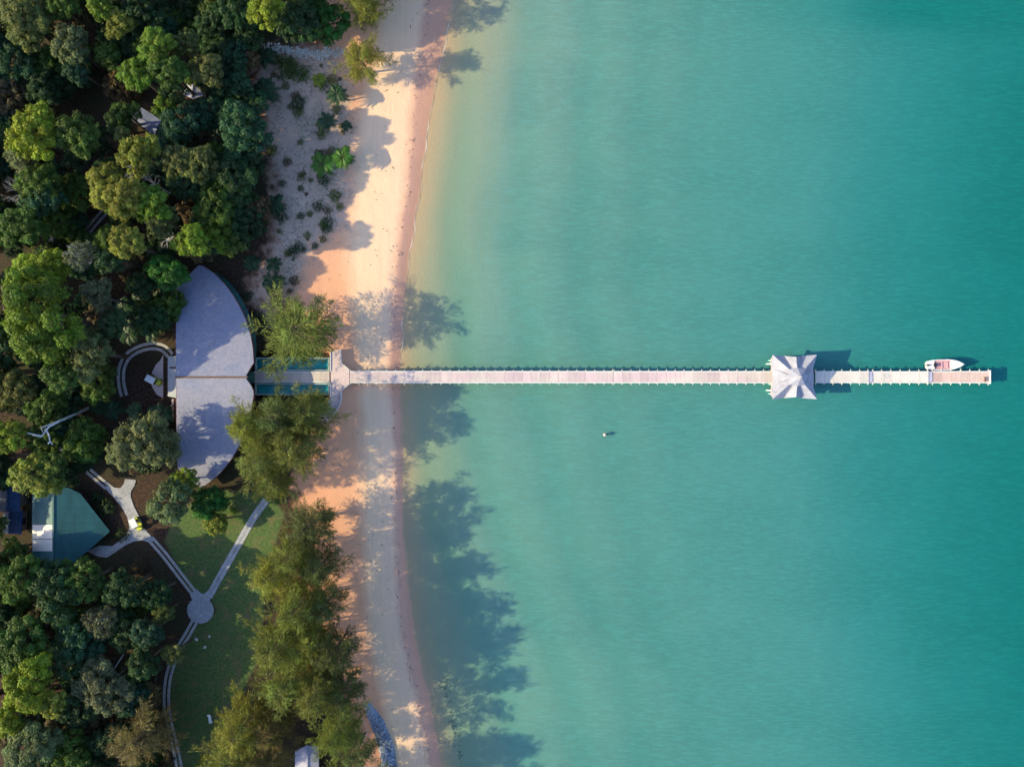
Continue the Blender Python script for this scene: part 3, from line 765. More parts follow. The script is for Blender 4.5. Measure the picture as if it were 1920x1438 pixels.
# ------------------------------------------------------------------ boat
bc = W(1772, 684, 0.6)
boat = thing('motor_boat', 'white open motorboat with a faded pink deck moored along the jetty end', 'boat', (bc.x, bc.y, 0.0), math.radians(1.5))
boat.scale = (.95, .95, .95)
ST = [(-3.5, .78, .62, .72), (-2.6, .98, .78, .76), (-1.2, 1.06, .84, .80), (0.4, 1.06, .82, .86), (1.6, .92, .66, .94), (2.5, .62, .38, 1.02), (3.15, .27, .12, 1.10), (3.55, .02, .01, 1.16)]
def loft(rows, closed_ends=True):
    f = MB(); n = len(rows[0])
    V = [p for r in rows for p in r]; F = []
    for i in range(len(rows) - 1):
        for k in range(n - 1):
            F.append((i*n + k, (i+1)*n + k, (i+1)*n + k + 1, i*n + k + 1))
    f.add(V, F); return f
rows = []
for x, w, wb, h in ST:
    rows.append([(x, w - .17 if w > .3 else w * .3, h - .02), (x, w - .14 if w > .3 else w * .4, h + .03), (x, w, h), (x, w * .99, h * .6), (x, wb, -.05), (x, wb * .4, -.32), (x, 0, -.4),
                 (x, -wb * .4, -.32), (x, -wb, -.05), (x, -w * .99, h * .6), (x, -w, h), (x, -w + .14 if w > .3 else -w * .4, h + .03), (x, -w + .17 if w > .3 else -w * .3, h - .02)])
f = loft(rows); f.f.append(tuple(range(13))); f.build('hull', M['white_gel'], boat, False)
def deck(name, xs, z, inset, mat):
    rows = []
    for x in xs:
        w = np.interp(x, [s[0] for s in ST], [s[1] for s in ST]) - inset; zz = z(x)
        rows.append([(x, -w, zz), (x, 0, zz + .03), (x, w, zz)])
    f = loft(rows); return f.build(name, mat, boat)
deck('deck_floor', [-2.2, -1.2, -.2, .8, 1.2], lambda x: .34, .19, M['pink'])
deck('stern_deck', [-3.48, -2.9, -2.2], lambda x: .60, .16, M['white_gel'])
deck('foredeck', [1.2, 1.9, 2.5, 3.0, 3.3], lambda x: .78 + (x - 1.2) * .12, .15, M['white_gel'])
for x in (-2.2, 1.2):
    w = np.interp(x, [s[0] for s in ST], [s[1] for s in ST]) - .17
    f = MB(); f.box((x, 0, .55), (.06, 2 * w, .46)); f.build('bulkhead', M['white_gel'], boat)
for s in (-1, 1):
    f = MB(); f.box((-.5, s * .74, .48), (3.0, .26, .1)); f.build('side_bench', M['pink'], boat)
for x in (-.6, .5):
    f = MB(); f.box((x, 0, .50), (.3, 1.2, .08)); f.build('thwart', M['pink'], boat)
co = MB(); co.box((-2.05, 0, .75), (.42, .8, .5), 0, .85); con = co.build('console', M['black'], boat)
f = MB(); f.box((-1.86, 0, 1.06), (.05, .7, .24)); f.build('windscreen', M['glass'], con)
om = MB(); om.box((-3.35, 0, .82), (.42, .34, .42), 0, .75); out = om.build('outboard_motor', M['black'], boat)
f = MB(); f.box((-3.58, 0, .2), (.18, .14, 1.0)); f.build('leg', M['black'], out)
f = MB(); f.tube([(2.6, -.45, 1.05), (2.9, -1.0, 1.0), (3.0, -1.55, 1.1)], [.025, .025, .025], 5); f.build('mooring_line', M['white_beam'], boat)

# buoy
c = W(1134, 815, 0.2)
bu = thing('buoy', 'small pinkish-white mooring buoy floating alone below the jetty', 'buoy', (c.x, c.y, 0))
f = MB(); f.tube([(0,0,-.2),(0,0,-.1),(0,0,.1),(0,0,.3),(0,0,.45),(0,0,.5)], [.1,.27,.33,.28,.15,.04], 12); f.build('float', M['buoy'], bu, True)
f = MB(); f.tube([(0,0,.48),(0,0,.85)], [.05,.04], 6); f.build('staff', M['white_beam'], bu)
f = MB(); f.tube([(.55,.1,-.05),(.55,.1,.06),(.55,.1,.14)], [.16,.2,.06], 8); f.build('pick_up_float', M['black'], bu, True)

# ------------------------------------------------------------------ other buildings
def hip_house(name, label, outline, ridge, zr, slope, mat, wall_in=4, extra=None, group=None):
    """A house with planar roof slopes falling away from a straight ridge (plan pixels)."""
    (rx0, ry0), (rx1, ry1) = ridge
    p0, p1 = W(rx0, ry0, zr), W(rx1, ry1, zr); dv = (p1 - p0); dv.z = 0; dv.normalize(); nv = Vector((-dv.y, dv.x, 0))
    zf = lambda x, y: zr - slope * abs((Vector((x, y, 0)) - Vector((p0.x, p0.y, 0))).dot(nv))
    pts = [on_plane(a, b_, zf) for a, b_ in outline]
    c = sum(pts, Vector()) / len(pts)
    r = thing(name, label, 'building', (c.x, c.y, gz(c)), 0, group)
    sides = {1: [], -1: []}
    n = len(pts)
    sd = [(p - p0).dot(nv) for p in pts]
    for i in range(n):
        p, q, a, b_ = pts[i], pts[(i+1) % n], sd[i], sd[(i+1) % n]
        for s in (1, -1):
            if a * s >= -1e-6: sides[s].append(p.copy())
        if a * b_ < -1e-9:
            t = a / (a - b_); m = p + (q - p) * t; m.z = zr
            sides[1].append(m.copy()); sides[-1].append(m.copy())
    for s in (1, -1):
        q = sides[s]
        if len(q) < 3: continue
        area = sum(a.x * b_.y - b_.x * a.y for a, b_ in zip(q, q[1:] + q[:1]))
        if area < 0: q.reverse()
        f = MB(); f.prism(q, 0.14); put(f.build('roof_slope', mat), r)
    ctr = sum(pts, Vector()) / n
    ip = [ctr + (p - ctr) * 0.76 for p in pts]
    zb = gz(c) - .1
    for p, q in zip(ip, ip[1:] + ip[:1]):
        d2 = q - p; ln = math.hypot(d2.x, d2.y)
        if ln < .5: continue
        ht = min(zf(p.x, p.y), zf(q.x, q.y)) - .2 - zb; m = (p + q) / 2
        f = MB(); f.box((m.x, m.y, zb + ht / 2), (ln, .2, ht), math.atan2(d2.y, d2.x)); put(f.build('wall', M['dim_wall']), r)
        if ln > 2.5:
            o_ = Vector((d2.y, -d2.x, 0)) / ln * .12
            if (m + o_ - ctr).length < (m - ctr).length: o_ = -o_
            f = MB(); f.box((m.x + o_.x, m.y + o_.y, zb + ht * .55), (1.2, .06, 1.1), math.atan2(d2.y, d2.x)); put(f.build('window', M['glass']), r)
    f = MB(); mid = (p0 + p1) / 2; f.box((mid.x, mid.y, zr + .03), ((p1 - p0).length, .3, .1), math.atan2(dv.y, dv.x)); put(f.build('ridge_cap', mat), r)
    return r, zf

gh, gzf = hip_house('teal_roofed_house', 'house with a wide teal sheet-metal roof beside the forked path', [(60,918),(128,914),(150,925),(206,996),(172,1026),(126,1066),(60,1040)], (
    (100,914),(100,1058)), 6.2, 0.30, M['teal_roof'])
for (x0, x1, y0, y1) in ((61, 98.5, 984, 1009.5), (61, 98.5, 1011, 1033)):     # sun on the teal west slope, painted in as two white sheets
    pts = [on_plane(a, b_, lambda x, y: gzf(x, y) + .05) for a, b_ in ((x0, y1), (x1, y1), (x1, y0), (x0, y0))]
    f = MB(); f.prism(pts, .04); o = put(f.build('sunlit_roof_patch', M['sunlit_patch']), gh); o['label'] = 'sunlit patch of the teal roof, painted in white'
for k in range(9):                                                                # standing seams down the seaward slope
    y = 925 + 14 * k; xr = float(np.interp(y, [914, 925, 996, 1026, 1062], [126, 149, 204, 170, 128])) - 1
    p, q = on_plane(101.5, y, gzf), on_plane(xr, y, gzf); m = (p + q) / 2
    f = MB(); dvv = q - p; nx_ = dvv.normalized(); sy = Vector((0, .025, 0)); zz = Vector((0, 0, .035))
    f.add([p - sy, q - sy, q + sy, p + sy, p - sy + zz, q - sy + zz, q + sy + zz, p + sy + zz], [(0,3,2,1),(4,5,6,7),(0,1,5,4),(1,2,6,5),(2,3,7,6),(3,0,4,7)])
    put(f.build('roof_seam', M['teal_roof']), gh)
sh1, szf = hip_house('blue_roofed_house', 'blue-roofed shed cut by the left edge, nearest the teal house', [(-10,885),(36,882),(38,958),(-10,960)], ((14,882),(14,960)), 5.6, .22, M['blue_roof'])
sh2, szf2 = hip_house('blue_roofed_house', 'long dark-blue corrugated roof at the left edge beside the teal house', [(6,962),(42,956),(40,1002),(4,998)], ((18,959),(16,1000)), 4.6, .16, M['blue_roof'])
for k in range(6):
    a = 22 + k * 3.2; p, q = on_plane(a, 961, szf2), on_plane(a - 1, 999, szf2); dvv = q - p
    f = MB(); sx = Vector((.05, 0, 0)); zz = Vector((0, 0, .05))
    f.add([p - sx, p + sx, q + sx, q - sx, p - sx + zz, p + sx + zz, q + sx + zz, q - sx + zz], [(0,3,2,1),(4,5,6,7),(0,1,5,4),(1,2,6,5),(2,3,7,6),(3,0,4,7)])
    put(f.build('roof_rib', M['blue_roof']), sh2)
hip_house('forest_hut', 'hut with a plain grey-blue roof half hidden under forest crowns', [(254,203),(262,200),(303,226),(290,256),(270,240),(246,226)], ((248,214),(297,243)), 4.4, .25, M['dusk_roof'])
hip_house('forest_hut', 'small grey-and-brown hut roof in the trees near the dry sandy clearing', [(344,178),(352,152),(378,158),(380,180),(362,186)], ((362,152),(358,184)), 5.4, .35, M['lilac_roof'])
hip_house('beach_hut', 'hut with a lilac-grey roof cut by the bottom edge under she-oaks', [(553,1408),(575,1397),(597,1400),(598,1470),(553,1470)], ((576,1396),(576,1470)), 5.0, .3, M['lilac_roof'])
hip_house('forest_hut', 'shaded low hut with a brown roof above the blue sheds', [(8,852),(56,848),(58,868),(10,874)], ((9,862),(57,858)), 4.6, .25, M['timber'])

# ------------------------------------------------------------------ golf carts
def golf_cart(label, px, py, ang):
    c = W(px, py, 1.5); g = gz(c) + .12
    r = thing('golf_cart', label, 'golf cart', (c.x, c.y, g), ang, 'white-roofed golf carts')
    b_ = MB(); b_.box((.95, 0, .55), (.75, 1.12, .5), 0, .82); b_.box((-.05, 0, .32), (1.3, 1.1, .14)); b_.box((-.85, 0, .5), (.7, 1.1, .45), 0, .92); b_.build('body', M['cartgreen'], r)
    f = MB(); f.box((-.45, 0, .78), (.5, 1.0, .14)); f.build('seat', M['black'], r)
    f = MB(); f.box((-.72, 0, 1.05), (.1, 1.0, .42)); f.build('backrest', M['black'], r)
    f = MB(); f.box((-.3, 0, 1.86), (1.75, 1.24, .09), 0, .94); f.build('roof', M['white_gel'], r)
    for sx in (-1.05, .5):
        for sy in (-.52, .52):
            f = MB(); f.tube([(sx + (.12 if sx > 0 else 0), sy, .6), (sx, sy, 1.84)], [.03, .03], 5); f.build('roof_post', M['black'], r)
    for sx in (-.85, .92):
        for sy in (-.56, .56):
            f = MB(); f.tube([(sx, sy - .09, .22), (sx, sy + .09, .22)], [.23, .23], 12); f.build('wheel', M['rubber'], r)
    f = MB(); f.box((.58, 0, 1.25), (.03, 1.04, .8)); f.build('windscreen', M['glass'], r)
    return r
golf_cart('white-roofed golf cart with a yellow-green nose parked at the lodge porch', 296, 713, math.radians(-28))
golf_cart('white-roofed golf cart with a yellow-green nose stopped on the forked path', 264, 979, math.radians(-62))

# ------------------------------------------------------------------ plants: prototypes
def unit(v): return v / np.maximum(np.linalg.norm(v, axis=-1, keepdims=True), 1e-9)

def leaf_quads(C, Nn, ln, wd, rs):
    """Rhombic leaves at C, facing Nn."""
    n = len(C); r = rs.normal(size=(n, 3)); T = unit(r - (r * Nn).sum(1, keepdims=True) * Nn); B_ = np.cross(Nn, T)
    ln = np.asarray(ln).reshape(-1, 1); wd = np.asarray(wd).reshape(-1, 1)
    V = np.stack([C - T * ln / 2, C + B_ * wd / 2 + Nn * ln * .08, C + T * ln / 2, C - B_ * wd / 2 + Nn * ln * .08], 1)
    return V.reshape(-1, 3), np.arange(n * 4).reshape(n, 4)

def broad_crown(name, R, seed, nclump=None, dens=1.0, leaf=0.30, flat=0.60, lobes=6):
    rs = np.random.RandomState(seed)
    nclump = nclump or int(9 + R * R * 1.55)
    # uneven outline: the crown is made of a few big boughs
    la = rs.uniform(0, 2 * np.pi, lobes); lp = rs.uniform(0.68, 1.0, lobes)
    cen, rad = [], []
    tries = 0
    while len(cen) < nclump and tries < 6000:
        tries += 1
        th = rs.uniform(0, 2 * np.pi); zz = rs.uniform(-0.15, 1.0)
        dl = np.cos(th - la); reach = 0.42 + 0.58 * np.max(np.where(dl > 0, dl ** 3, 0) * lp)
        rc = R * rs.uniform(0.13, 0.31) if R > 3.2 else R * rs.uniform(0.2, 0.40)
        rc = min(rc, 1.6)
        rr = math.sqrt(max(0, 1 - max(zz, 0) ** 2)) * rs.uniform(0.8, 1.0)
        p = np.array([math.cos(th) * rr * (R * reach - rc * .7), math.sin(th) * rr * (R * reach - rc * .7), zz * R * flat * rs.uniform(.62, 1.05)])
        if all(np.linalg.norm(p - q) > 0.80 * (rc + s) for q, s in zip(cen, rad)):
            cen.append(p); rad.append(rc)
    Cs, Ns, K = [], [], []
    for p, rc in zip(cen, rad):
        n = int(34 * dens * (rc / leaf) ** 2) + 14
        dd = unit(rs.normal(size=(n, 3))); dd[:, 2] = np.where(dd[:, 2] < -0.25, -dd[:, 2], dd[:, 2])
        sub = 1 + .22 * np.sin(dd[:, 0] * 5 + p[0] * 3) * np.sin(dd[:, 1] * 5 + p[1] * 3)
        rrr = rc * sub * rs.uniform(0.72, 1.06, n)
        Cs.append(p + dd * rrr[:, None] * np.array([1, 1, .85]))
        Ns.append(unit(dd + rs.normal(size=(n, 3)) * .45 + np.array([0, 0, .25])))
        K.append(np.clip(rs.normal(.5, .2, n) + rs.normal(0, .2), 0, 1))
    n = int(R * R * 13 * dens)                                            # inner leaves close the crown, coloured darker to paint the shade in its gaps
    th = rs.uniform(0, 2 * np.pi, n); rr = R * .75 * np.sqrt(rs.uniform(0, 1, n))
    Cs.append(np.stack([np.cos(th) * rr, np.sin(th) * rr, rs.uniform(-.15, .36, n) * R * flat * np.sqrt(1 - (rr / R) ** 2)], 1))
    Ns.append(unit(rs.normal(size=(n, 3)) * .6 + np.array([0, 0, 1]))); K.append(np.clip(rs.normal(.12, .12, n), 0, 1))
    C, Nn, K = np.concatenate(Cs), np.concatenate(Ns), np.concatenate(K)
    l = leaf * rs.uniform(.7, 1.35, len(C))
    V, F = leaf_quads(C, Nn, l, l * .68, rs)
    me = mesh_np(name, V, F, M['leaf']); face_attr(me, 'v', K)
    return me, list(zip(cen, rad))

def trunk_mesh(name, clumps, R, drop, r0, mat, nlimb=9, seed=0):
    """Tapered trunk with limbs that end inside the crown; the crown's middle is the origin, the foot lies at -drop."""
    rs = random.Random(seed); f = MB()
    k = Vector((rs.uniform(-.1, .1) * R, rs.uniform(-.1, .1) * R, -drop * .25))
    f.tube([(0, 0, -drop), (k.x * .4, k.y * .4, -drop * .6), k, (k.x * .6, k.y * .6, R * .25)], [r0 * 1.35, r0, r0 * .8, r0 * .35], 8)
    pick = sorted(clumps, key=lambda c: rs.random())[:nlimb]
    for p, rc in pick:
        p = Vector(p); m = k.lerp(p, .5) + Vector((rs.uniform(-.3, .3), rs.uniform(-.3, .3), -.12 * R))
        f.tube([k, m, p], [r0 * .5, r0 * .32, r0 * .1], 5)
    return f.mesh(name, mat, True)

BROAD = {}
for R, seeds, lf in ((2.4, (11, 12, 13, 14), .25), (4.0, (21, 22, 23, 24, 25, 26, 27), .28), (5.6, (31, 32, 33), .30), (7.8, (41,), .33)):
    BROAD[R] = []
    for s in seeds:
        me, cl = broad_crown('crown', R, s, leaf=lf)
        BROAD[R].append((me, trunk_mesh('trunk', cl, R, 1.7 * R + 2, .07 * R, M['bark'], 9, s), 1.7 * R + 2))
TWIGGY = []
for s in (51, 52):
    me, cl = broad_crown('crown', 4.0, s, dens=.42, leaf=.26)
    TWIGGY.append((me, trunk_mesh('trunk', cl, 4.0, 8.8, .22, M['deadwood'], 34, s), 8.8))

def she_oak(name, R, Ht, seed, nbr=70):
    """Feathery she-oak: rising limbs that split into plumes of fine needles, with gaps between them."""
    rs = np.random.RandomState(seed); f = MB()
    f.tube([(0, 0, -.3), (.1, .05, Ht * .4), (-.05, .1, Ht * .75), (0, 0, Ht * .97)], [R * .06, R * .045, R * .03, .03], 7)
    A, D, L_, K = [], [], [], []
    def plume(p0, dr, ln, tone, droop):
        n = int(18 * ln / 1.6) + 7
        t = rs.uniform(.0, 1, n) ** .8; off = rs.normal(size=(n, 3)) * (.10 + .13 * np.sin(np.pi * np.clip(t, 0, 1)))[:, None]
        P = p0 + dr * (ln * t)[:, None] + off; P[:, 2] -= droop * ln * t * t
        dd = np.repeat(dr[None], n, 0) + np.array([0, 0, -1.0]) * (droop * 1.6 * t)[:, None] + rs.normal(size=(n, 3)) * .34
        A.append(P); D.append(unit(dd)); L_.append(rs.uniform(.38, .85, n)); K.append(np.clip(tone + .18 * t - .08 + rs.normal(0, .13, n), 0, 1))
    for i in range(nbr):
        fr = (i + .5) / nbr; h = Ht * (.24 + .73 * fr); th = i * 2.39996 + rs.normal(0, .3)
        prof = np.interp(fr, [0, .18, .45, .75, .92, 1], [.75, 1.0, .9, .6, .32, .12]) * rs.uniform(.55, 1.28)
        ln = R * prof; up = np.interp(fr, [0, .5, 1], [.12, .42, 1.5]) + rs.normal(0, .12)
        hor = np.array([math.cos(th), math.sin(th), 0.0]); base = np.array([0, 0, h])
        side = np.array([-math.sin(th), math.cos(th), 0.0]); bend = rs.normal(0, .2)
        pt = lambda t: base + hor * ln * t + np.array([0, 0, ln * up * t * (1 - .5 * t)]) + side * bend * ln * t * t
        if i % 3 == 0 and fr > .2: ln *= rs.uniform(1.25, 1.6)
        f.tube([pt(0), pt(.4), pt(.8)], [R * .014, R * .009, .02], 4)
        tone = np.clip(rs.normal(.5, .17), 0, 1)
        tang = unit((pt(1) - pt(.8))[None])[0]
        plume(pt(.62), tang, ln * .42 + .4, tone, .22)
        for t in np.linspace(.25, .85, max(2, int(1.5 + prof * R * 1.15))):
            for sgn in (-1, 1):
                if rs.uniform() < .12: continue
                q = unit((tang * rs.uniform(.6, 1.0) + side * sgn * rs.uniform(.45, .95) + np.array([0, 0, rs.uniform(-.05, .45)]))[None])[0]
                plume(pt(t), q, rs.uniform(.8, 1.7) * (.6 + .4 * prof), np.clip(tone + rs.normal(0, .08), 0, 1), rs.uniform(.1, .4))
    plume(np.array([0, 0, Ht * .9]), np.array([0, 0, 1.0]), 1.3, .6, 0)
    A, D, L_, K = np.concatenate(A), np.concatenate(D), np.concatenate(L_), np.concatenate(K)
    n = len(A); r = rs.normal(size=(n, 3)); Sd = unit(np.cross(D, r)) * (.036 + .026 * rs.uniform(size=(n, 1)))
    V = np.stack([A - Sd, A + Sd, A + D * L_[:, None]], 1).reshape(-1, 3)
    me = mesh_np(name, V, np.arange(3 * n).reshape(n, 3), M['needle']); face_attr(me, 'v', K)
    return me, f.mesh('trunk', M['bark'], True), R, Ht
OAK = [she_oak('crown', 4.5, 14.0, s, nb) for s, nb in ((61, 60), (62, 54), (63, 64), (64, 50))]

def palm(name, L0, seed, nfr=19, arch=1.0):
    rs = np.random.RandomState(seed); V, F, K = [], [], []; f = MB()
    for i in range(nfr):
        th = i * 2.39996 + rs.normal(0, .15); up = np.interp(i / nfr, [0, 1], [.25, 1.25]); ln = L0 * rs.uniform(.82, 1.1) * np.interp(i / nfr, [0, .7, 1], [1, .95, .55])
        hor = np.array([math.cos(th), math.sin(th), 0]); side = np.array([-math.sin(th), math.cos(th), 0])
        pt = lambda t: hor * ln * t * (1 - .1 * up) + np.array([0, 0, ln * (up * t - (.55 + .45 * up) * arch * t * t)])
        f.tube([pt(0), pt(.35), pt(.7), pt(1)], [.05, .04, .025, .01], 4)
        tone = np.clip(rs.normal(.5, .16), 0, 1)
        for t in np.linspace(.12, 1, 20):
            p = pt(t); ll = ln * .30 * math.sin(math.pi * min(1, .18 + t * .80)) + .06
            for s in (-1, 1):
                d_ = unit(hor * .55 + side * s * .85 + np.array([0, 0, -.18])); w = hor * .024 * L0
                q = p + d_ * ll + np.array([0, 0, -.12 * ll])
                o = len(V); V += [p - w, p + w, q + w * .25, q - w * .25]; F.append((o, o+1, o+2, o+3)); K.append(np.clip(tone + rs.normal(0, .12), 0, 1))
    me = mesh_np(name, V, F, M['frond']); face_attr(me, 'v', K)
    return me, f.mesh('frond_stalks', M['shrubwood'])
PALM = [palm('fronds', 2.4, s, n) for s, n in ((71, 20), (72, 17), (73, 23))]
def palm_trunk(hgt):
    f = MB(); n = 7
    f.tube([(.12 * math.sin(k), .1 * math.cos(k * 1.3), -.2 + (hgt + .2) * k / (n - 1)) for k in range(n)], [.2 - .08 * k / (n - 1) for k in range(n)], 7)
    return f.mesh('trunk', M['bark'], True)
PTR = palm_trunk(3.5)

def bush_mesh(name, R, seed, leaf=.2):
    rs = np.random.RandomState(seed); n = int(380 * R * R)
    dd = unit(rs.normal(size=(n, 3))); dd[:, 2] = np.abs(dd[:, 2]) - .12
    lob = 1 + .16 * np.sin(dd[:, 0] * 6 + seed) + .14 * np.sin(dd[:, 1] * 7 + seed * 2)
    C = dd * (R * lob * rs.uniform(.6, 1.03, n))[:, None] * np.array([1, 1, .75])
    V, F = leaf_quads(C, unit(dd + rs.normal(size=(n, 3)) * .5), leaf * rs.uniform(.7, 1.3, n), leaf * .65 * np.ones(n), rs)
    me = mesh_np(name, V, F, M['leaf']); face_attr(me, 'v', np.clip(rs.normal(.5, .2, n), 0, 1)); return me
BUSH = [bush_mesh('foliage', 1.2, s) for s in (81, 82, 83)]
sm = MB()
for k in range(5): sm.tube([(0, 0, -.3), (.35 * math.cos(k * 1.26), .35 * math.sin(k * 1.26), .6)], [.05, .02], 4)
STEM = sm.mesh('stem', M['shrubwood'])

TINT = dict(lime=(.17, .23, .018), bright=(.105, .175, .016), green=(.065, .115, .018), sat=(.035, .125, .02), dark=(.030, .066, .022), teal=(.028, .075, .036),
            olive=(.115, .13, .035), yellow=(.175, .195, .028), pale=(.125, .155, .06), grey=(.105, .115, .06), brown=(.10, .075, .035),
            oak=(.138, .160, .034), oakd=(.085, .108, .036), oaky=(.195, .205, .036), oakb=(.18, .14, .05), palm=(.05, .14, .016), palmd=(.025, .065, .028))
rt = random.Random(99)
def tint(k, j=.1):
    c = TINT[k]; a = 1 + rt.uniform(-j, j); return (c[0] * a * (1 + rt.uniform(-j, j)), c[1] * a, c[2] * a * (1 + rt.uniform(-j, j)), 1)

def stand(px, py, zvis, rz):
    p = W(px, py, zvis); return Vector((p.x, p.y, gz(p)))

cnt = {'b': 0, 'o': 0, 'p': 0, 's': 0}
def tree(px, py, rpx, h, tn, label, typ='b', group=None, cat='tree', name=None):
    g0 = 2.2
    if typ in ('b', 't'):
        R = rpx * .126 * (H - h) / H
        if typ == 't': lib, k = TWIGGY, 4.0
        else:
            k = min(BROAD, key=lambda a: abs(math.log(a / R))); lib = BROAD[k]
        cnt['b'] += 1; me, tr, drop = lib[cnt['b'] % len(lib)]; s = R / k
        zc = max(h - .62 * R, .5 * R)
        b0 = stand(px, py, g0 + zc, 0); r = thing(name or 'broadleaf_tree', label, cat, b0, rt.uniform(0, 6.28), group)
        c = link('crown', me, r, (0, 0, zc)); c.scale = (s * rt.uniform(.93, 1.07), s * rt.uniform(.93, 1.07), s * rt.uniform(.9, 1.15)); c.color = tint(tn)
        t = link('trunk', tr, r, (0, 0, zc)); t.scale = (s, s, (zc + .3) / drop)
    elif typ == 'o':
        cnt['o'] += 1; me, tr, R0, H0 = OAK[cnt['o'] % len(OAK)]; R = rpx * .1 * (H - h * .6) / H
        b0 = stand(px, py, g0 + h * .62, 0); r = thing(name or 'she_oak', label, cat, b0, rt.uniform(0, 6.28), group)
        for nm, m_ in (('crown', me), ('trunk', tr)):
            c = link(nm, m_, r); c.scale = (R / R0, R / R0, h / H0); c.color = tint(tn)
    elif typ == 'p':
        cnt['p'] += 1; me, stk = PALM[cnt['p'] % len(PALM)]; s = rpx * .1 / 2.3
        b0 = stand(px, py, g0 + h, 0); r = thing(name or 'palm_tree', label, cat, b0, rt.uniform(0, 6.28), group)
        c = link('fronds', me, r, (0, 0, h)); c.scale = (s, s, s); c.color = tint(tn)
        st = link('frond_stalks', stk, c)
        t = link('trunk', PTR, r); t.scale = (min(1, s), min(1, s), h / 3.5)
    elif typ == 's':
        cnt['s'] += 1; me = BUSH[cnt['s'] % len(BUSH)]; s = rpx * .1 / 1.25
        b0 = stand(px, py, g0 + .4, 0); r = thing(name or 'shrub', label, cat, b0, rt.uniform(0, 6.28), group)
        c = link('foliage', me, r, (0, 0, .35 * s)); c.scale = (s, s, s * h); c.color = tint(tn)
        t = link('stem', STEM, r); t.scale = (s, s, s)
    return r

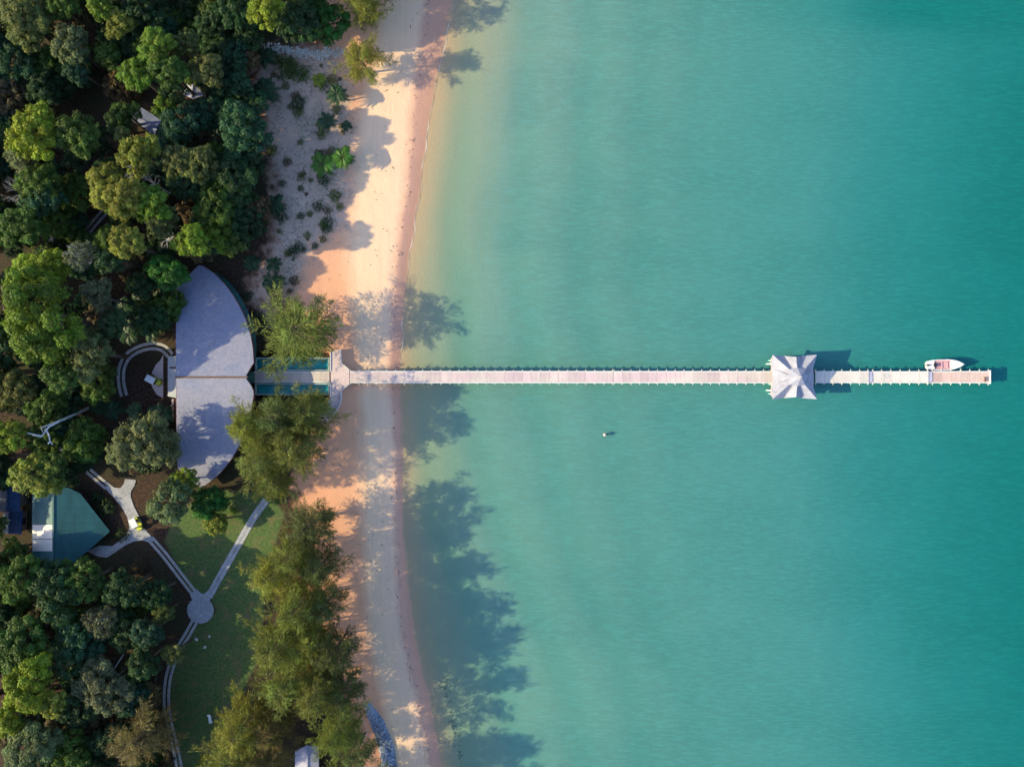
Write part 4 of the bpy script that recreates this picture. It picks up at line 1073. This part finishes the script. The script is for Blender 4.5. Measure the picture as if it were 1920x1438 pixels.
# ------------------------------------------------------------------ the wood, crown by crown (plan pixels, radius, height)
TREES = [
 (48,42,50,15,'olive','broad yellow-olive tree in the top left corner of the wood'),
 (118,12,30,13,'green','mid-green tree at the top edge next to the yellow-olive corner tree'),
 (132,85,36,14,'pale','pale grey-green tree below the top edge, right of the corner tree'),
 (32,115,42,11,'teal','shaded blue-green tree at the left edge below the corner tree'),
 (145,130,27,12,'teal','small blue-green tree under the pale grey-green one'),
 (188,15,24,14,'bright','bright green small crown touching the top edge'),
 (222,48,28,13,'yellow','yellow-tipped tree just below the bright top-edge crown'),
 (268,28,38,12,'dark','dark green tree at the top between the yellow-tipped tree and the shaded gap'),
 (206,108,25,11,'green','thin green tree left of the twin bright crowns'),
 (296,92,33,17,'bright','upper of the bright cauliflower-like crowns above the grey-blue hut'),
 (258,140,34,16,'bright','left of the bright cauliflower-like crowns above the grey-blue hut'),
 (316,135,34,16,'green','right of the bright cauliflower-like crowns above the grey-blue hut'),
 (348,84,28,14,'olive','olive crown right of the bright cauliflower-like crowns'),
 (386,132,34,14,'olive','olive crown hanging over the small grey-and-brown hut'),
 (326,178,26,12,'dark','dark crown directly below the bright cauliflower-like crowns'),
 (312,204,22,12,'bright','fresh green crown beside the grey-blue hut roof'),
 (345,228,40,12,'teal','dark blue-green tree right of the grey-blue hut'),
 (62,252,52,18,'lime','sunlit lime-green tree at the left edge, upper part of the wood'),
 (148,256,42,16,'green','green tree whose right side lies in shade next to the lime-green one'),
 (46,300,32,13,'pale','pale olive tree below the lime-green edge tree'),
 (78,352,42,14,'green','green tree between the lime-green edge tree and the bare grey crown'),
 (262,290,38,16,'yellow','yellow-olive tree just below the grey-blue hut'),
 (228,252,14,13,'olive','small olive crown left of the grey-blue hut'),
 (203,338,35,15,'yellow','golden-green tree beside the pale bare branches'),
 (332,302,32,14,'olive','olive tree in the middle of the wood under the dark blue-green tree'),
 (378,312,36,13,'olive','olive-green tree near the dense dark trees by the sandy clearing'),
 (450,252,55,12.5,'teal','dense dark green tree bordering the dry sandy clearing'),
 (432,335,46,11,'dark','dark green tree below the dense one bordering the clearing'),
 (500,22,32,15,'lime','bright lime crown at the top edge near the beach'),
 (556,38,46,11,'dark','dark green tree at the top edge left of the saturated green bush tree'),
 (612,38,44,8,'sat','saturated green rounded tree at the top edge beside the sand'),
 (438,20,38,12,'dark','dark tree at the top edge left of the lime crown'),
 (398,45,30,10,'dark','low dark tree in the shaded gap at the top of the wood'),
 (470,60,34,9,'dark','low dark tree above the rubble line'),
 (88,168,32,10,'dark','dark tree above the lime-green edge tree'),
 (30,180,38,10,'brown','brownish tree at the left edge above the lime-green one'),
 (86,372,34,13,'teal','blue-green tree above the shaded clearing in the wood'),
 (225,372,46,18,'yellow','large golden-green crown above the forest track'),
 (284,385,36,16,'bright','fresh green crown right of the large golden one'),
 (240,455,33,18,'yellow','golden crown at the end of the forest track'),
 (302,412,34,14,'olive','olive crown between the golden crown and the lodge roof tip'),
 (356,452,34,15,'lime','lime-yellow crown just above the lodge roof tip'),
 (40,432,44,14,'green','green tree at the left edge level with the forest track'),
 (80,502,44,16,'lime','lime-green crown above the giant round tree'),
 (154,478,28,17,'grey','thin grey-olive tree at the foot of the forest track','t'),
 (205,490,26,16,'dark','dark small tree below the forest track'),
 (316,512,34,13,'sat','rounded saturated green tree overhanging the lodge roof tip'),
 (82,592,80,22,'bright','giant round green tree, largest crown of the wood'),
 (184,556,32,15.5,'grey','grey-olive tree right of the giant round tree'),
 (168,664,46,16,'pale','pale green tree below right of the giant round tree'),
 (214,606,28,15,'dark','tall dark tree added among the shaded palms to shade the lodge roof'),  # added to cast shade on the lodge roof
 (222,230,24,8,'dark','low dark tree added left of the grey-blue hut to shade it'),  # put in to keep the sun off the hut roof
 (294,1112,30,10,'dark','dark tree nearest the left side of the plaza path'),
 (306,1150,20,8,'olive','small dull olive tree just left of the round plaza'),
 (402,382,42,11.5,'green','green tree right of the middle of the wood, near the clearing'),
 (424,440,38,9,'bright','mid-green tree above the lodge on the clearing side'),
 (455,392,40,8,'dark','dark green tree at the edge of the clearing above the lodge'),
 (345,345,30,12,'dark','dark crown in the centre of the wood'),
 (16,815,34,16,'lime','yellow-green tree at the left edge beside the dead branches'),
 (30,738,42,12,'olive','olive tree at the left edge below the giant round tree'),
 (92,762,38,10.5,'green','green tree behind the fallen dead branches'),
 (112,708,30,17,'green','green tree between the giant round tree and the dead branches'),
 (272,830,60,14,'pale','big pale green tree beside the lower half of the lodge roof'),
 (70,894,44,13,'yellow','yellow-green tree overhanging the teal roof, left half'),
 (98,880,28,12,'green','green tree overhanging the teal roof, right half'),
 (318,938,40,12,'pale','pale green tree right of the forked path'),
 (345,900,25,8,'bright','light green bush tree at the lower tip of the lodge roof'),
 (394,942,32,6,'sat','vivid green low tree below the lower tip of the lodge roof'),
 (402,978,24,5,'yellow','small yellow-orange tree standing on the lawn'),
 (40,1080,46,14,'green','green tree at the left edge below the blue sheds'),
 (112,1112,56,14,'dark','dark wide crown below the teal roof'),
 (158,1090,36,13,'green','dull green crown touching the bottom of the teal roof'),
 (238,1100,38,12,'dark','dark round tree left of the plaza path'),
 (190,1162,36,12,'grey','grey-blue thin tree in the lower wood','t'),
 (276,1188,28,11,'teal','dark blue-green tree left of the round plaza'),
 (38,1202,52,15,'green','green tree at the left edge of the lower wood'),
 (62,1278,50,17,'lime','yellow-green sunlit tree at the left edge of the lower wood'),
 (18,1345,34,15,'lime','lime crown at the left edge near the bottom'),
 (102,1318,26,14,'yellow','small yellow crown in the lower wood'),
 (112,1235,46,13,'dark','dark crown in the middle of the lower wood'),
 (152,1202,40,12,'teal','blue-green crown in the middle of the lower wood'),
 (202,1282,52,13,'grey','grey-green wide tree with a fallen pale log across it'),
 (326,1224,22,9,'olive','dark olive tree over the path below the plaza'),
 (272,1240,32,11,'dark','dark tree left of the path below the plaza'),
 (62,1402,48,15,'pale','pale green tree in the bottom left corner'),
 (140,1322,40,12,'dark','dark crown left of the grey-green wide tree'),
 (132,1405,38,12,'green','green tree at the bottom edge right of the corner tree'),
 (240,1180,38,10,'dark','dark low crown between the plaza and the grey-blue thin tree'),
 (246,1308,34,10,'teal','dark blue-green crown beside the bottom path'),
 (205,1385,34,10,'dark','dark crown at the bottom edge left of the olive-brown she-oak'),
 (15,560,26,12,'brown','brownish small crown left of the giant round tree'),
 (12,650,34,11,'dark','dark crown at the left edge below the giant round tree'),
 (395,1440,24,6,'yellow','small yellow-green tree at the bottom edge by the path'),
]
for t in TREES:
    typ = t[6] if len(t) > 6 else 'b'
    tree(t[0], t[1], t[2], t[3], t[4], t[5], typ)

OAKS = [
 (676,106,36,10.5,'oaky','lone golden she-oak on the upper beach, casting a long shadow into the sea'),
 (680,6,30,13,'oaky','she-oak cut by the top edge at the head of the beach'),
 (560,620,66,12,'oak','wide she-oak standing over the upper pool beside the walkway'),
 (468,800,38,14,'oaky','golden she-oak against the lodge roof, lower side'),
 (522,782,44,15,'oakd','brownish she-oak below the lower pool'),
 (575,775,42,13,'oak','green she-oak at the bend of the beach ramp'),
 (492,868,42,14,'oak','she-oak right of the lower tip of the lodge roof'),
 (552,842,44,15,'oak','dark-sided she-oak left of the sunlit strip of sand'),
 (512,912,30,11,'oak','low she-oak where the path reaches the beach'),
 (580,985,42,14,'oakd','grey-brown she-oak first below the sunlit strip of sand'),
 (548,1040,40,16,'oak','she-oak in the beach row level with the top of the plaza path'),
 (598,1062,36,13,'oakd','shaded she-oak on the sea side of the beach row'),
 (510,1078,38,15,'oaky','yellow-green she-oak leaning over the lawn level with the plaza'),
 (556,1140,44,17,'oak','tall she-oak in the middle of the beach row'),
 (612,1130,34,13,'oakd','dark she-oak on the sea side, middle of the beach row'),
 (520,1206,44,17,'oak','she-oak over the lawn below the plaza level'),
 (580,1205,40,15,'oaky','golden she-oak among orange patches of sand'),
 (626,1222,38,16,'oakd','dark-edged she-oak reaching out over the beach'),
 (538,1278,44,17,'oak','she-oak above the dark hollow in the lower beach row'),
 (596,1292,42,18,'oak','tall she-oak with drooping plumes near the rock revetment'),
 (640,1300,36,15,'oakd','dark she-oak beside the top of the rock revetment'),
 (632,1368,38,17,'oak','she-oak with plumes pointing to the bottom edge, beside the revetment'),
 (668,1412,34,13,'oakd','she-oak in the bottom corner of the row behind the revetment'),
 (455,1362,48,16,'oaky','golden she-oak at the lower end of the lawn'),
 (512,1362,38,14,'oakb','brownish she-oak right of the golden lawn-end one'),
 (430,1428,44,15,'oak','she-oak cut by the bottom edge at the end of the lawn'),
 (500,1436,38,13,'oakb','reddish-brown she-oak at the bottom edge left of the hut'),
 (265,1378,52,14,'oakb','olive-brown she-oak at the bottom edge left of the path'),
]
for t in OAKS: tree(*t, typ='o', group='she-oaks along the beach')
for t in ((700,-62,40,15,'oak'),(640,-60,44,15,'oak'),(760,-75,30,14,'oak'),(690,1500,44,15,'oak'),(620,1510,48,16,'oak'),(740,1560,40,15,'oak')):
    tree(*t, 'she-oak standing beyond the edge of the picture', typ='o', group='she-oaks just outside the view')

PALMS = [
 (604,308,26,2.6,'palm','bright green palm in the dry clearing, left of the pair'),
 (641,294,24,3.2,'palm','bright green palm in the dry clearing, right of the pair'),
 (630,176,22,3.0,'palmd','dark palm below the golden she-oak on the upper beach'),
 (611,226,20,2.2,'palmd','dark palm in the dry clearing below the dark one by the she-oak'),
 (648,234,11,1.2,'palmd','small dark palm at the sand edge of the clearing'),
 (512,532,24,2.4,'palmd','dark green palm above the wide she-oak, nearest the round bushes'),
 (513,496,17,2.0,'palmd','dark palm just above the palm nearest the round bushes'),
 (472,494,18,2.4,'palmd','dark palm right of the lodge roof tip'),
 (498,172,28,3.0,'palmd','shaded wide palm at the wood side of the clearing'),
 (497,108,22,2.6,'palmd','shaded palm at the left end of the rubble line'),
 (516,385,22,2.6,'palmd','dark palm at the corner of the clearing above the orange patch of earth'),
 (612,968,14,2.2,'palmd','small dark palm at the edge of the sunlit strip of sand'),
 (598,150,15,1.8,'lime','yellow-green small palm left of the golden she-oak'),
]
for t in PALMS: tree(*t, typ='p', group='palms by the clearing')
rp = random.Random(17)
for px, py in ((232,575),(262,562),(288,580),(306,602),(252,606),(280,625),(238,630),(300,560),(252,765),(284,770),(262,790),(306,775),(210,765),(186,760)):
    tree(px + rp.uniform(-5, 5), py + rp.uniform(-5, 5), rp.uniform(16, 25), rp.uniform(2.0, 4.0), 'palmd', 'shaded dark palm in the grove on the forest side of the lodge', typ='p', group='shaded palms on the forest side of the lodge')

SHRUBS = [
 (463,555,12.5,.9,'dark','round clipped dark bush, upper of the two by the lodge'),
 (485,593,12.5,.9,'dark','round clipped dark bush, lower of the two by the lodge'),
 (560,195,16,.5,'dark','low dark mat of leaves in the middle of the dry clearing'),
 (540,130,24,.4,'green','low green patch below the rubble line, left side'),
 (565,140,20,.4,'green','low green patch below the rubble line, right side'),
 (627,366,14,.5,'green','low straggling plant at the sand edge below the bright palms'),
 (634,386,9,.5,'green','smaller straggling plant below the one near the bright palms'),
 (622,150,12,.7,'yellow','yellow-green bush left of the golden she-oak'),
 (200,950,20,.7,'dark','dark bush between the teal roof and the forked path'),
 (182,930,14,.6,'dark','small dark bush nearest the upper corner of the teal roof'),
 (228,1002,15,.6,'dark','dark bush at the tip of the bed beside the forked path'),
 (262,1062,18,.6,'brown','brown-leaved bush below the forked path'),
 (436,958,9,.6,'bright','tiny light green bush on the lawn'),
 (588,752,20,.4,'bright','sunlit bright green patch of plants below the lower pool'),
 (565,756,18,.4,'lime','yellow-green patch of plants below the lower pool'),
 (185,815,22,.5,'yellow','tawny dry bush beside the upper end of the path'),
 (165,833,16,.5,'brown','brown dry bush at the start of the path'),
 (132,818,14,.7,'yellow','yellow-green bush hanging over the start of the path'),
 (522,938,10,.6,'sat','vivid small bush where the lawn path meets the beach'),
]
for t in SHRUBS: tree(*t, typ='s', cat='bush')

rq = random.Random(41)
for k in range(75):
    px, py = rq.uniform(500, 655), rq.uniform(105, 560)
    if px > 645 - max(0, py - 380) * .6 or px < 505 + max(0, 200 - py) * .05: continue
    tk = rq.choice(['dark', 'green', 'olive', 'brown', 'palmd'])
    near = min([(500,172,'the shaded wide palm'),(565,100,'the rubble line'),(625,165,'the yellow-green bush'),(611,226,'the dark palms'),(560,195,'the low leaf mat'),(622,300,'the bright palm pair'),(627,376,'the straggling plants'),(516,385,'the corner palm'),(513,510,'the lower palms'),(530,290,'the dense dark tree'),(580,460,'the lower end of the clearing')], key=lambda m: math.hypot(m[0] - px, m[1] - py))[2]
    tree(px, py, rq.uniform(3.5, 13), rq.uniform(.3, .55), tk, 'low %s scrub plant in the dry clearing near %s' % (dict(dark='dark green', green='mid-green', olive='olive', brown='brown', palmd='blue-green')[tk], near), typ='s', cat='bush', group='scrub in the dry clearing')

# low dark growth between the forest trees
ru = random.Random(23); taken = [(t[0], t[1]) for t in TREES]
blocked = [(318,480,500,925),(50,905,215,1075),(0,870,50,1010),(198,612,345,795),(200,880,330,1050),(268,985,520,1300),(285,1200,520,1438),(245,195,305,260),(160,385,225,455)]
MARKS = [(48,42,'the yellow-olive corner tree'),(188,15,'the bright top-edge crown'),(132,85,'the pale grey-green tree'),(290,120,'the cauliflower-like crowns'),(386,132,'the small grey-and-brown hut'),
 (62,252,'the lime-green edge tree'),(148,256,'the half-shaded green tree'),(275,228,'the grey-blue hut'),(450,252,'the dense dark tree by the clearing'),(225,372,'the large golden-green crown'),(185,425,'the forest track'),
 (82,592,'the giant round tree'),(22,352,'the bare grey edge tree'),(356,452,'the lime-yellow crown'),(90,800,'the dead white tree'),(30,738,'the olive edge tree'),(112,1112,'the dark crown below the teal roof'),
 (262,1092,'the dark round tree by the plaza path'),(38,1202,'the green lower edge tree'),(62,1278,'the sunlit yellow-green lower tree'),(202,1282,'the grey-green wide tree'),(278,1238,'the path below the plaza'),
 (62,1402,'the pale bottom corner tree'),(205,1385,'the olive-brown she-oak'),(470,60,'the rubble line'),(556,38,'the saturated green top tree'),(170,665,'the pale tree near the ring drive'),(330,330,'the olive crowns mid-wood')]
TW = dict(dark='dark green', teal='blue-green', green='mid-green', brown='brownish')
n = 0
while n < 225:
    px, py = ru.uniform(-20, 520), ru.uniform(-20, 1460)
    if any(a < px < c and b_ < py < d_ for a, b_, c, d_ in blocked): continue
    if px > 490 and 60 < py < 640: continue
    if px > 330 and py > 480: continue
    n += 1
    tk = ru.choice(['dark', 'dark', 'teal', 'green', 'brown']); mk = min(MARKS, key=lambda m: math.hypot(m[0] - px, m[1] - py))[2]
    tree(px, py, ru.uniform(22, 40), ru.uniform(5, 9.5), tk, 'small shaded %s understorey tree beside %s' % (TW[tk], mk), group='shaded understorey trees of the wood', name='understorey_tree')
# trees that carry the wood past the picture's edges
for px, py, r_ in ((-60,60,50),(-70,180,55),(-55,300,50),(-70,430,60),(-80,560,60),(-60,700,55),(-75,912,32),(-75,952,32),(-75,990,32),(-62,905,48),(-60,965,46),(-45,1065,45),(-70,820,50),(-70,1090,55),(-60,1220,55),(-70,1340,50),(40,-50,45),(150,-55,50),(260,-50,50),(370,-55,50),(480,-60,50),(560,-55,45),(60,1490,50),(180,1490,50),(300,1500,45)):
    tree(px, py, r_, (8.5 if px < -70 else 11) if 900 < py < 1080 else 14, rt.choice(['green', 'olive', 'dark', 'bright']), 'broadleaf tree standing beyond the edge of the picture', group='trees just outside the view')  # lower trees level with the sheds are added to shade the roofs

# ------------------------------------------------------------------ bare and fallen wood
def branchy(f, p, d_, ln, r, depth, rs):
    q = p + d_ * ln; m = p.lerp(q, .5) + Vector((rs.uniform(-1, 1), rs.uniform(-1, 1), rs.uniform(-.5, .5))) * ln * .07
    f.tube([p, m, q], [r, r * .8, r * .62], 5)
    if depth == 0: return
    for k in range(3 if depth > 1 else 4):
        nd = (d_ + Vector((rs.uniform(-1, 1), rs.uniform(-1, 1), rs.uniform(-.35, .7))) * .75).normalized()
        branchy(f, p.lerp(q, rs.uniform(.5, 1)), nd, ln * rs.uniform(.55, .8), r * .5, depth - 1, rs)
def bare_tree(px, py, h, rpx, label, seed):
    rs = random.Random(seed); b0 = stand(px, py, 2.2 + h * .75, 0)
    r = thing('bare_tree', label, 'tree', b0); f = MB(); f.tube([(0, 0, -.3), (.1, .1, h * .5)], [.2, .14], 7); f.build('trunk', M['deadwood'], r)
    f = MB(); R = rpx * .1
    for k in range(7):
        t = k * .9 + rs.uniform(-.3, .3); branchy(f, Vector((.1, .1, h * .48)), Vector((math.cos(t), math.sin(t), rs.uniform(.5, 1.1))).normalized(), R * .62, .075, 3, rs)
    f.build('branches', M['deadwood'], r)
bare_tree(22, 352, 14, 30, 'bare pale grey tree at the left edge above the green trees', 1)
bare_tree(232, 312, 15, 22, 'bare whitish branches left of the golden-green crowns', 2)
bare_tree(270, 336, 14, 24, 'bare pale branches in the middle of the golden-green crowns', 3)
bare_tree(180, 90, 13, 12, 'small bare whitish tree top near the top of the wood', 4)
bare_tree(82, 425, 12, 20, 'bare bluish-grey twigs above the lime-green crown', 5)
bare_tree(300, 445, 11, 18, 'bare brownish-white twigs above the rounded saturated tree', 6)
def limb(f, pts, radii):
    f.tube([W(a, b_, z) for a, b_, z in pts], radii, 6)
dead = thing('dead_tree', 'leafless white dead tree leaning left over the path start', 'tree', W(165, 768, 4))
dead.location.z = gz(dead.location)
f = MB(); limb(f, [(166,765,gz(dead.location) - .2),(140,777,8),(110,790,12),(92,800,13)], [.3, .24, .2, .14]); put(f.build('trunk', M['deadwood']), dead)
for pts in ([(122,786,10.6),(95,795,12.2),(77,802,13),(80,810,13.2)], [(92,800,13),(78,818,13.2),(62,816,13.4)], [(85,804,13),(92,816,13.2),(94,828,13.3),(99,833,13.4)], [(78,818,13.2),(52,812,13.6)], [(94,828,13.3),(90,832,13.4)]):
    f = MB(); limb(f, pts, [.16, .13, .1, .07][:len(pts)]); put(f.build('branch', M['deadwood']), dead)
lg = thing('fallen_log', 'thin pale fallen log lying across the grey-green tree of the lower wood', 'log', W(215, 1250, 10))
f = MB(); limb(f, [(200,1270,9.5),(216,1250,10),(232,1226,10.2)], [.12, .1, .06]); put(f.build('stem', M['deadwood']), lg)
f = MB(); limb(f, [(212,1255,9.9),(226,1268,9.6)], [.06, .03]); put(f.build('branch', M['deadwood']), lg)

# ------------------------------------------------------------------ stones
def rock(f, c, r, rs):
    o = len(f.v); ring = [(-.55, .62), (.0, 1.0), (.55, .66)]; n = 6
    for zz, k in ring:
        for i in range(n):
            t = 2 * math.pi * i / n + rs.uniform(-.2, .2); q = r * k * rs.uniform(.75, 1.2)
            f.v.append((c[0] + q * math.cos(t), c[1] + q * math.sin(t), c[2] + zz * r * .8 + rs.uniform(-.1, .1) * r))
    f.v.append((c[0], c[1], c[2] + r * .75)); top = len(f.v) - 1
    for j in range(2):
        for i in range(n): f.f.append((o + j*n + i, o + j*n + (i+1) % n, o + (j+1)*n + (i+1) % n, o + (j+1)*n + i))
    for i in range(n): f.f.append((o + 2*n + i, o + 2*n + (i+1) % n, top))
rs = random.Random(8); f = MB()
for k in range(1150):
    t = rs.random(); py = 1318 + t * 150
    cxp = np.interp(py, [1318, 1350, 1380, 1410, 1440, 1470], [688, 706, 718, 726, 731, 735]); hw = np.interp(py, [1318, 1345, 1380, 1470], [5, 11, 13, 12])
    px = cxp + rs.uniform(-1, 1) * hw; p = W(px, py, 1.5); e = 1 - abs(px - cxp) / (hw + 1)
    rock(f, (p.x, p.y, gz(p) + .1 + .55 * e * rs.random()), rs.uniform(.16, .36), rs)
o = f.build('rock_revetment', M['stone']); tag(o, 'bank of loose blue-grey stones curving along the beach at the bottom edge', kind='stuff')
f = MB()
for k in range(420):
    t = rs.random(); px = 478 + 165 * t; py = np.interp(px, [478, 520, 560, 600, 643], [88, 92, 100, 103, 98]) + rs.gauss(0, 5)
    p = W(px, py, 2); rock(f, (p.x, p.y, gz(p) + .05), rs.uniform(.10, .28), rs)
o = f.build('rubble_line', M['pale_stone']); tag(o, 'scattered line of pale rubble across the head of the clearing', kind='stuff')
for px, py, r_, w_ in ((368,1198,.34,'left'),(384,1213,.34,'lowest'),(393,1193,.28,'right')):
    p = W(px, py, 2.3); f = MB(); rock(f, (0, 0, .1), r_, rs)
    o = f.build('stepping_stone', M['pale_stone']); o.location = (p.x, p.y, gz(p)); tag(o, 'pale stone on the lawn below the plaza, the %s of three' % w_, 'stone', 'pale stones below the plaza')
# white lounger on the lawn
p = W(394, 1347, 2.5); lo = thing('sun_lounger', 'small white lounger standing alone on the dark lawn', 'lounger', (p.x, p.y, gz(p)), math.radians(100))
f = MB(); f.box((-.2, 0, .34), (1.2, .55, .07)); f.build('seat', M['white_gel'], lo)
f = MB(); f.add([(.4,-.27,.36),(.4,.27,.36),(.95,.27,.72),(.95,-.27,.72),(.4,-.27,.30),(.4,.27,.30),(.95,.27,.66),(.95,-.27,.66)], [(0,3,2,1),(4,5,6,7),(0,1,5,4),(1,2,6,5),(2,3,7,6),(3,0,4,7)]); f.build('backrest', M['white_gel'], lo)
for sx in (-.65, .35):
    for sy in (-.22, .22):
        f = MB(); f.box((sx, sy, .15), (.06, .06, .32)); f.build('leg', M['white_gel'], lo)

# dark weed growing on the sea floor off the lower beach
f = MB(); rs = random.Random(12)
for k in range(80):
    t = rs.random(); py = 1270 + 205 * t; px = np.interp(py, [1225, 1290, 1360, 1475], [828, 836, 852, 872]) + rs.gauss(0, 3.5); p = W(px, py)
    z = gz(p); n_ = 5
    for j in range(n_):
        a = 2 * math.pi * j / n_ + rs.random(); l = rs.uniform(.08, .22)
        f.add([(p.x, p.y, z - .02), (p.x + l * math.cos(a), p.y + l * math.sin(a), z + .05), (p.x + l * math.cos(a + .7), p.y + l * math.sin(a + .7), z + .07)], [(0, 1, 2)])
o = f.build('seagrass', plain('seagrass_blade', (0.07, 0.10, 0.09), 0.2, 3.0)); tag(o, 'thin dark line of seagrass under the shallows off the lower beach', kind='stuff')

# dry litter washed and blown along the beach: twigs, cones and husks
f = MB(); rs = random.Random(31)
for k in range(420):
    py = rs.uniform(-10, 1450); lo_, hi_ = np.interp(py, YB, B_VEG), np.interp(py, YB, B_WET)
    if rs.random() < .45: px = hi_ + rs.gauss(-4, 3)
    else: px = lo_ + (hi_ - lo_) * rs.random() ** 1.7
    if 640 < py < 790 and px < 665: continue
    if 692 < py < 722: continue
    p = W(px, py, 1); z = gz(p); l = rs.uniform(.08, .3) if rs.random() < .94 else rs.uniform(.4, .8)
    f.box((p.x, p.y, z + .03), (l, rs.uniform(.05, .11), .06), rs.uniform(0, 3.14))
o = f.build('beach_litter', M['bark']); tag(o, 'scattered twigs and husks lying along the sand', kind='stuff')
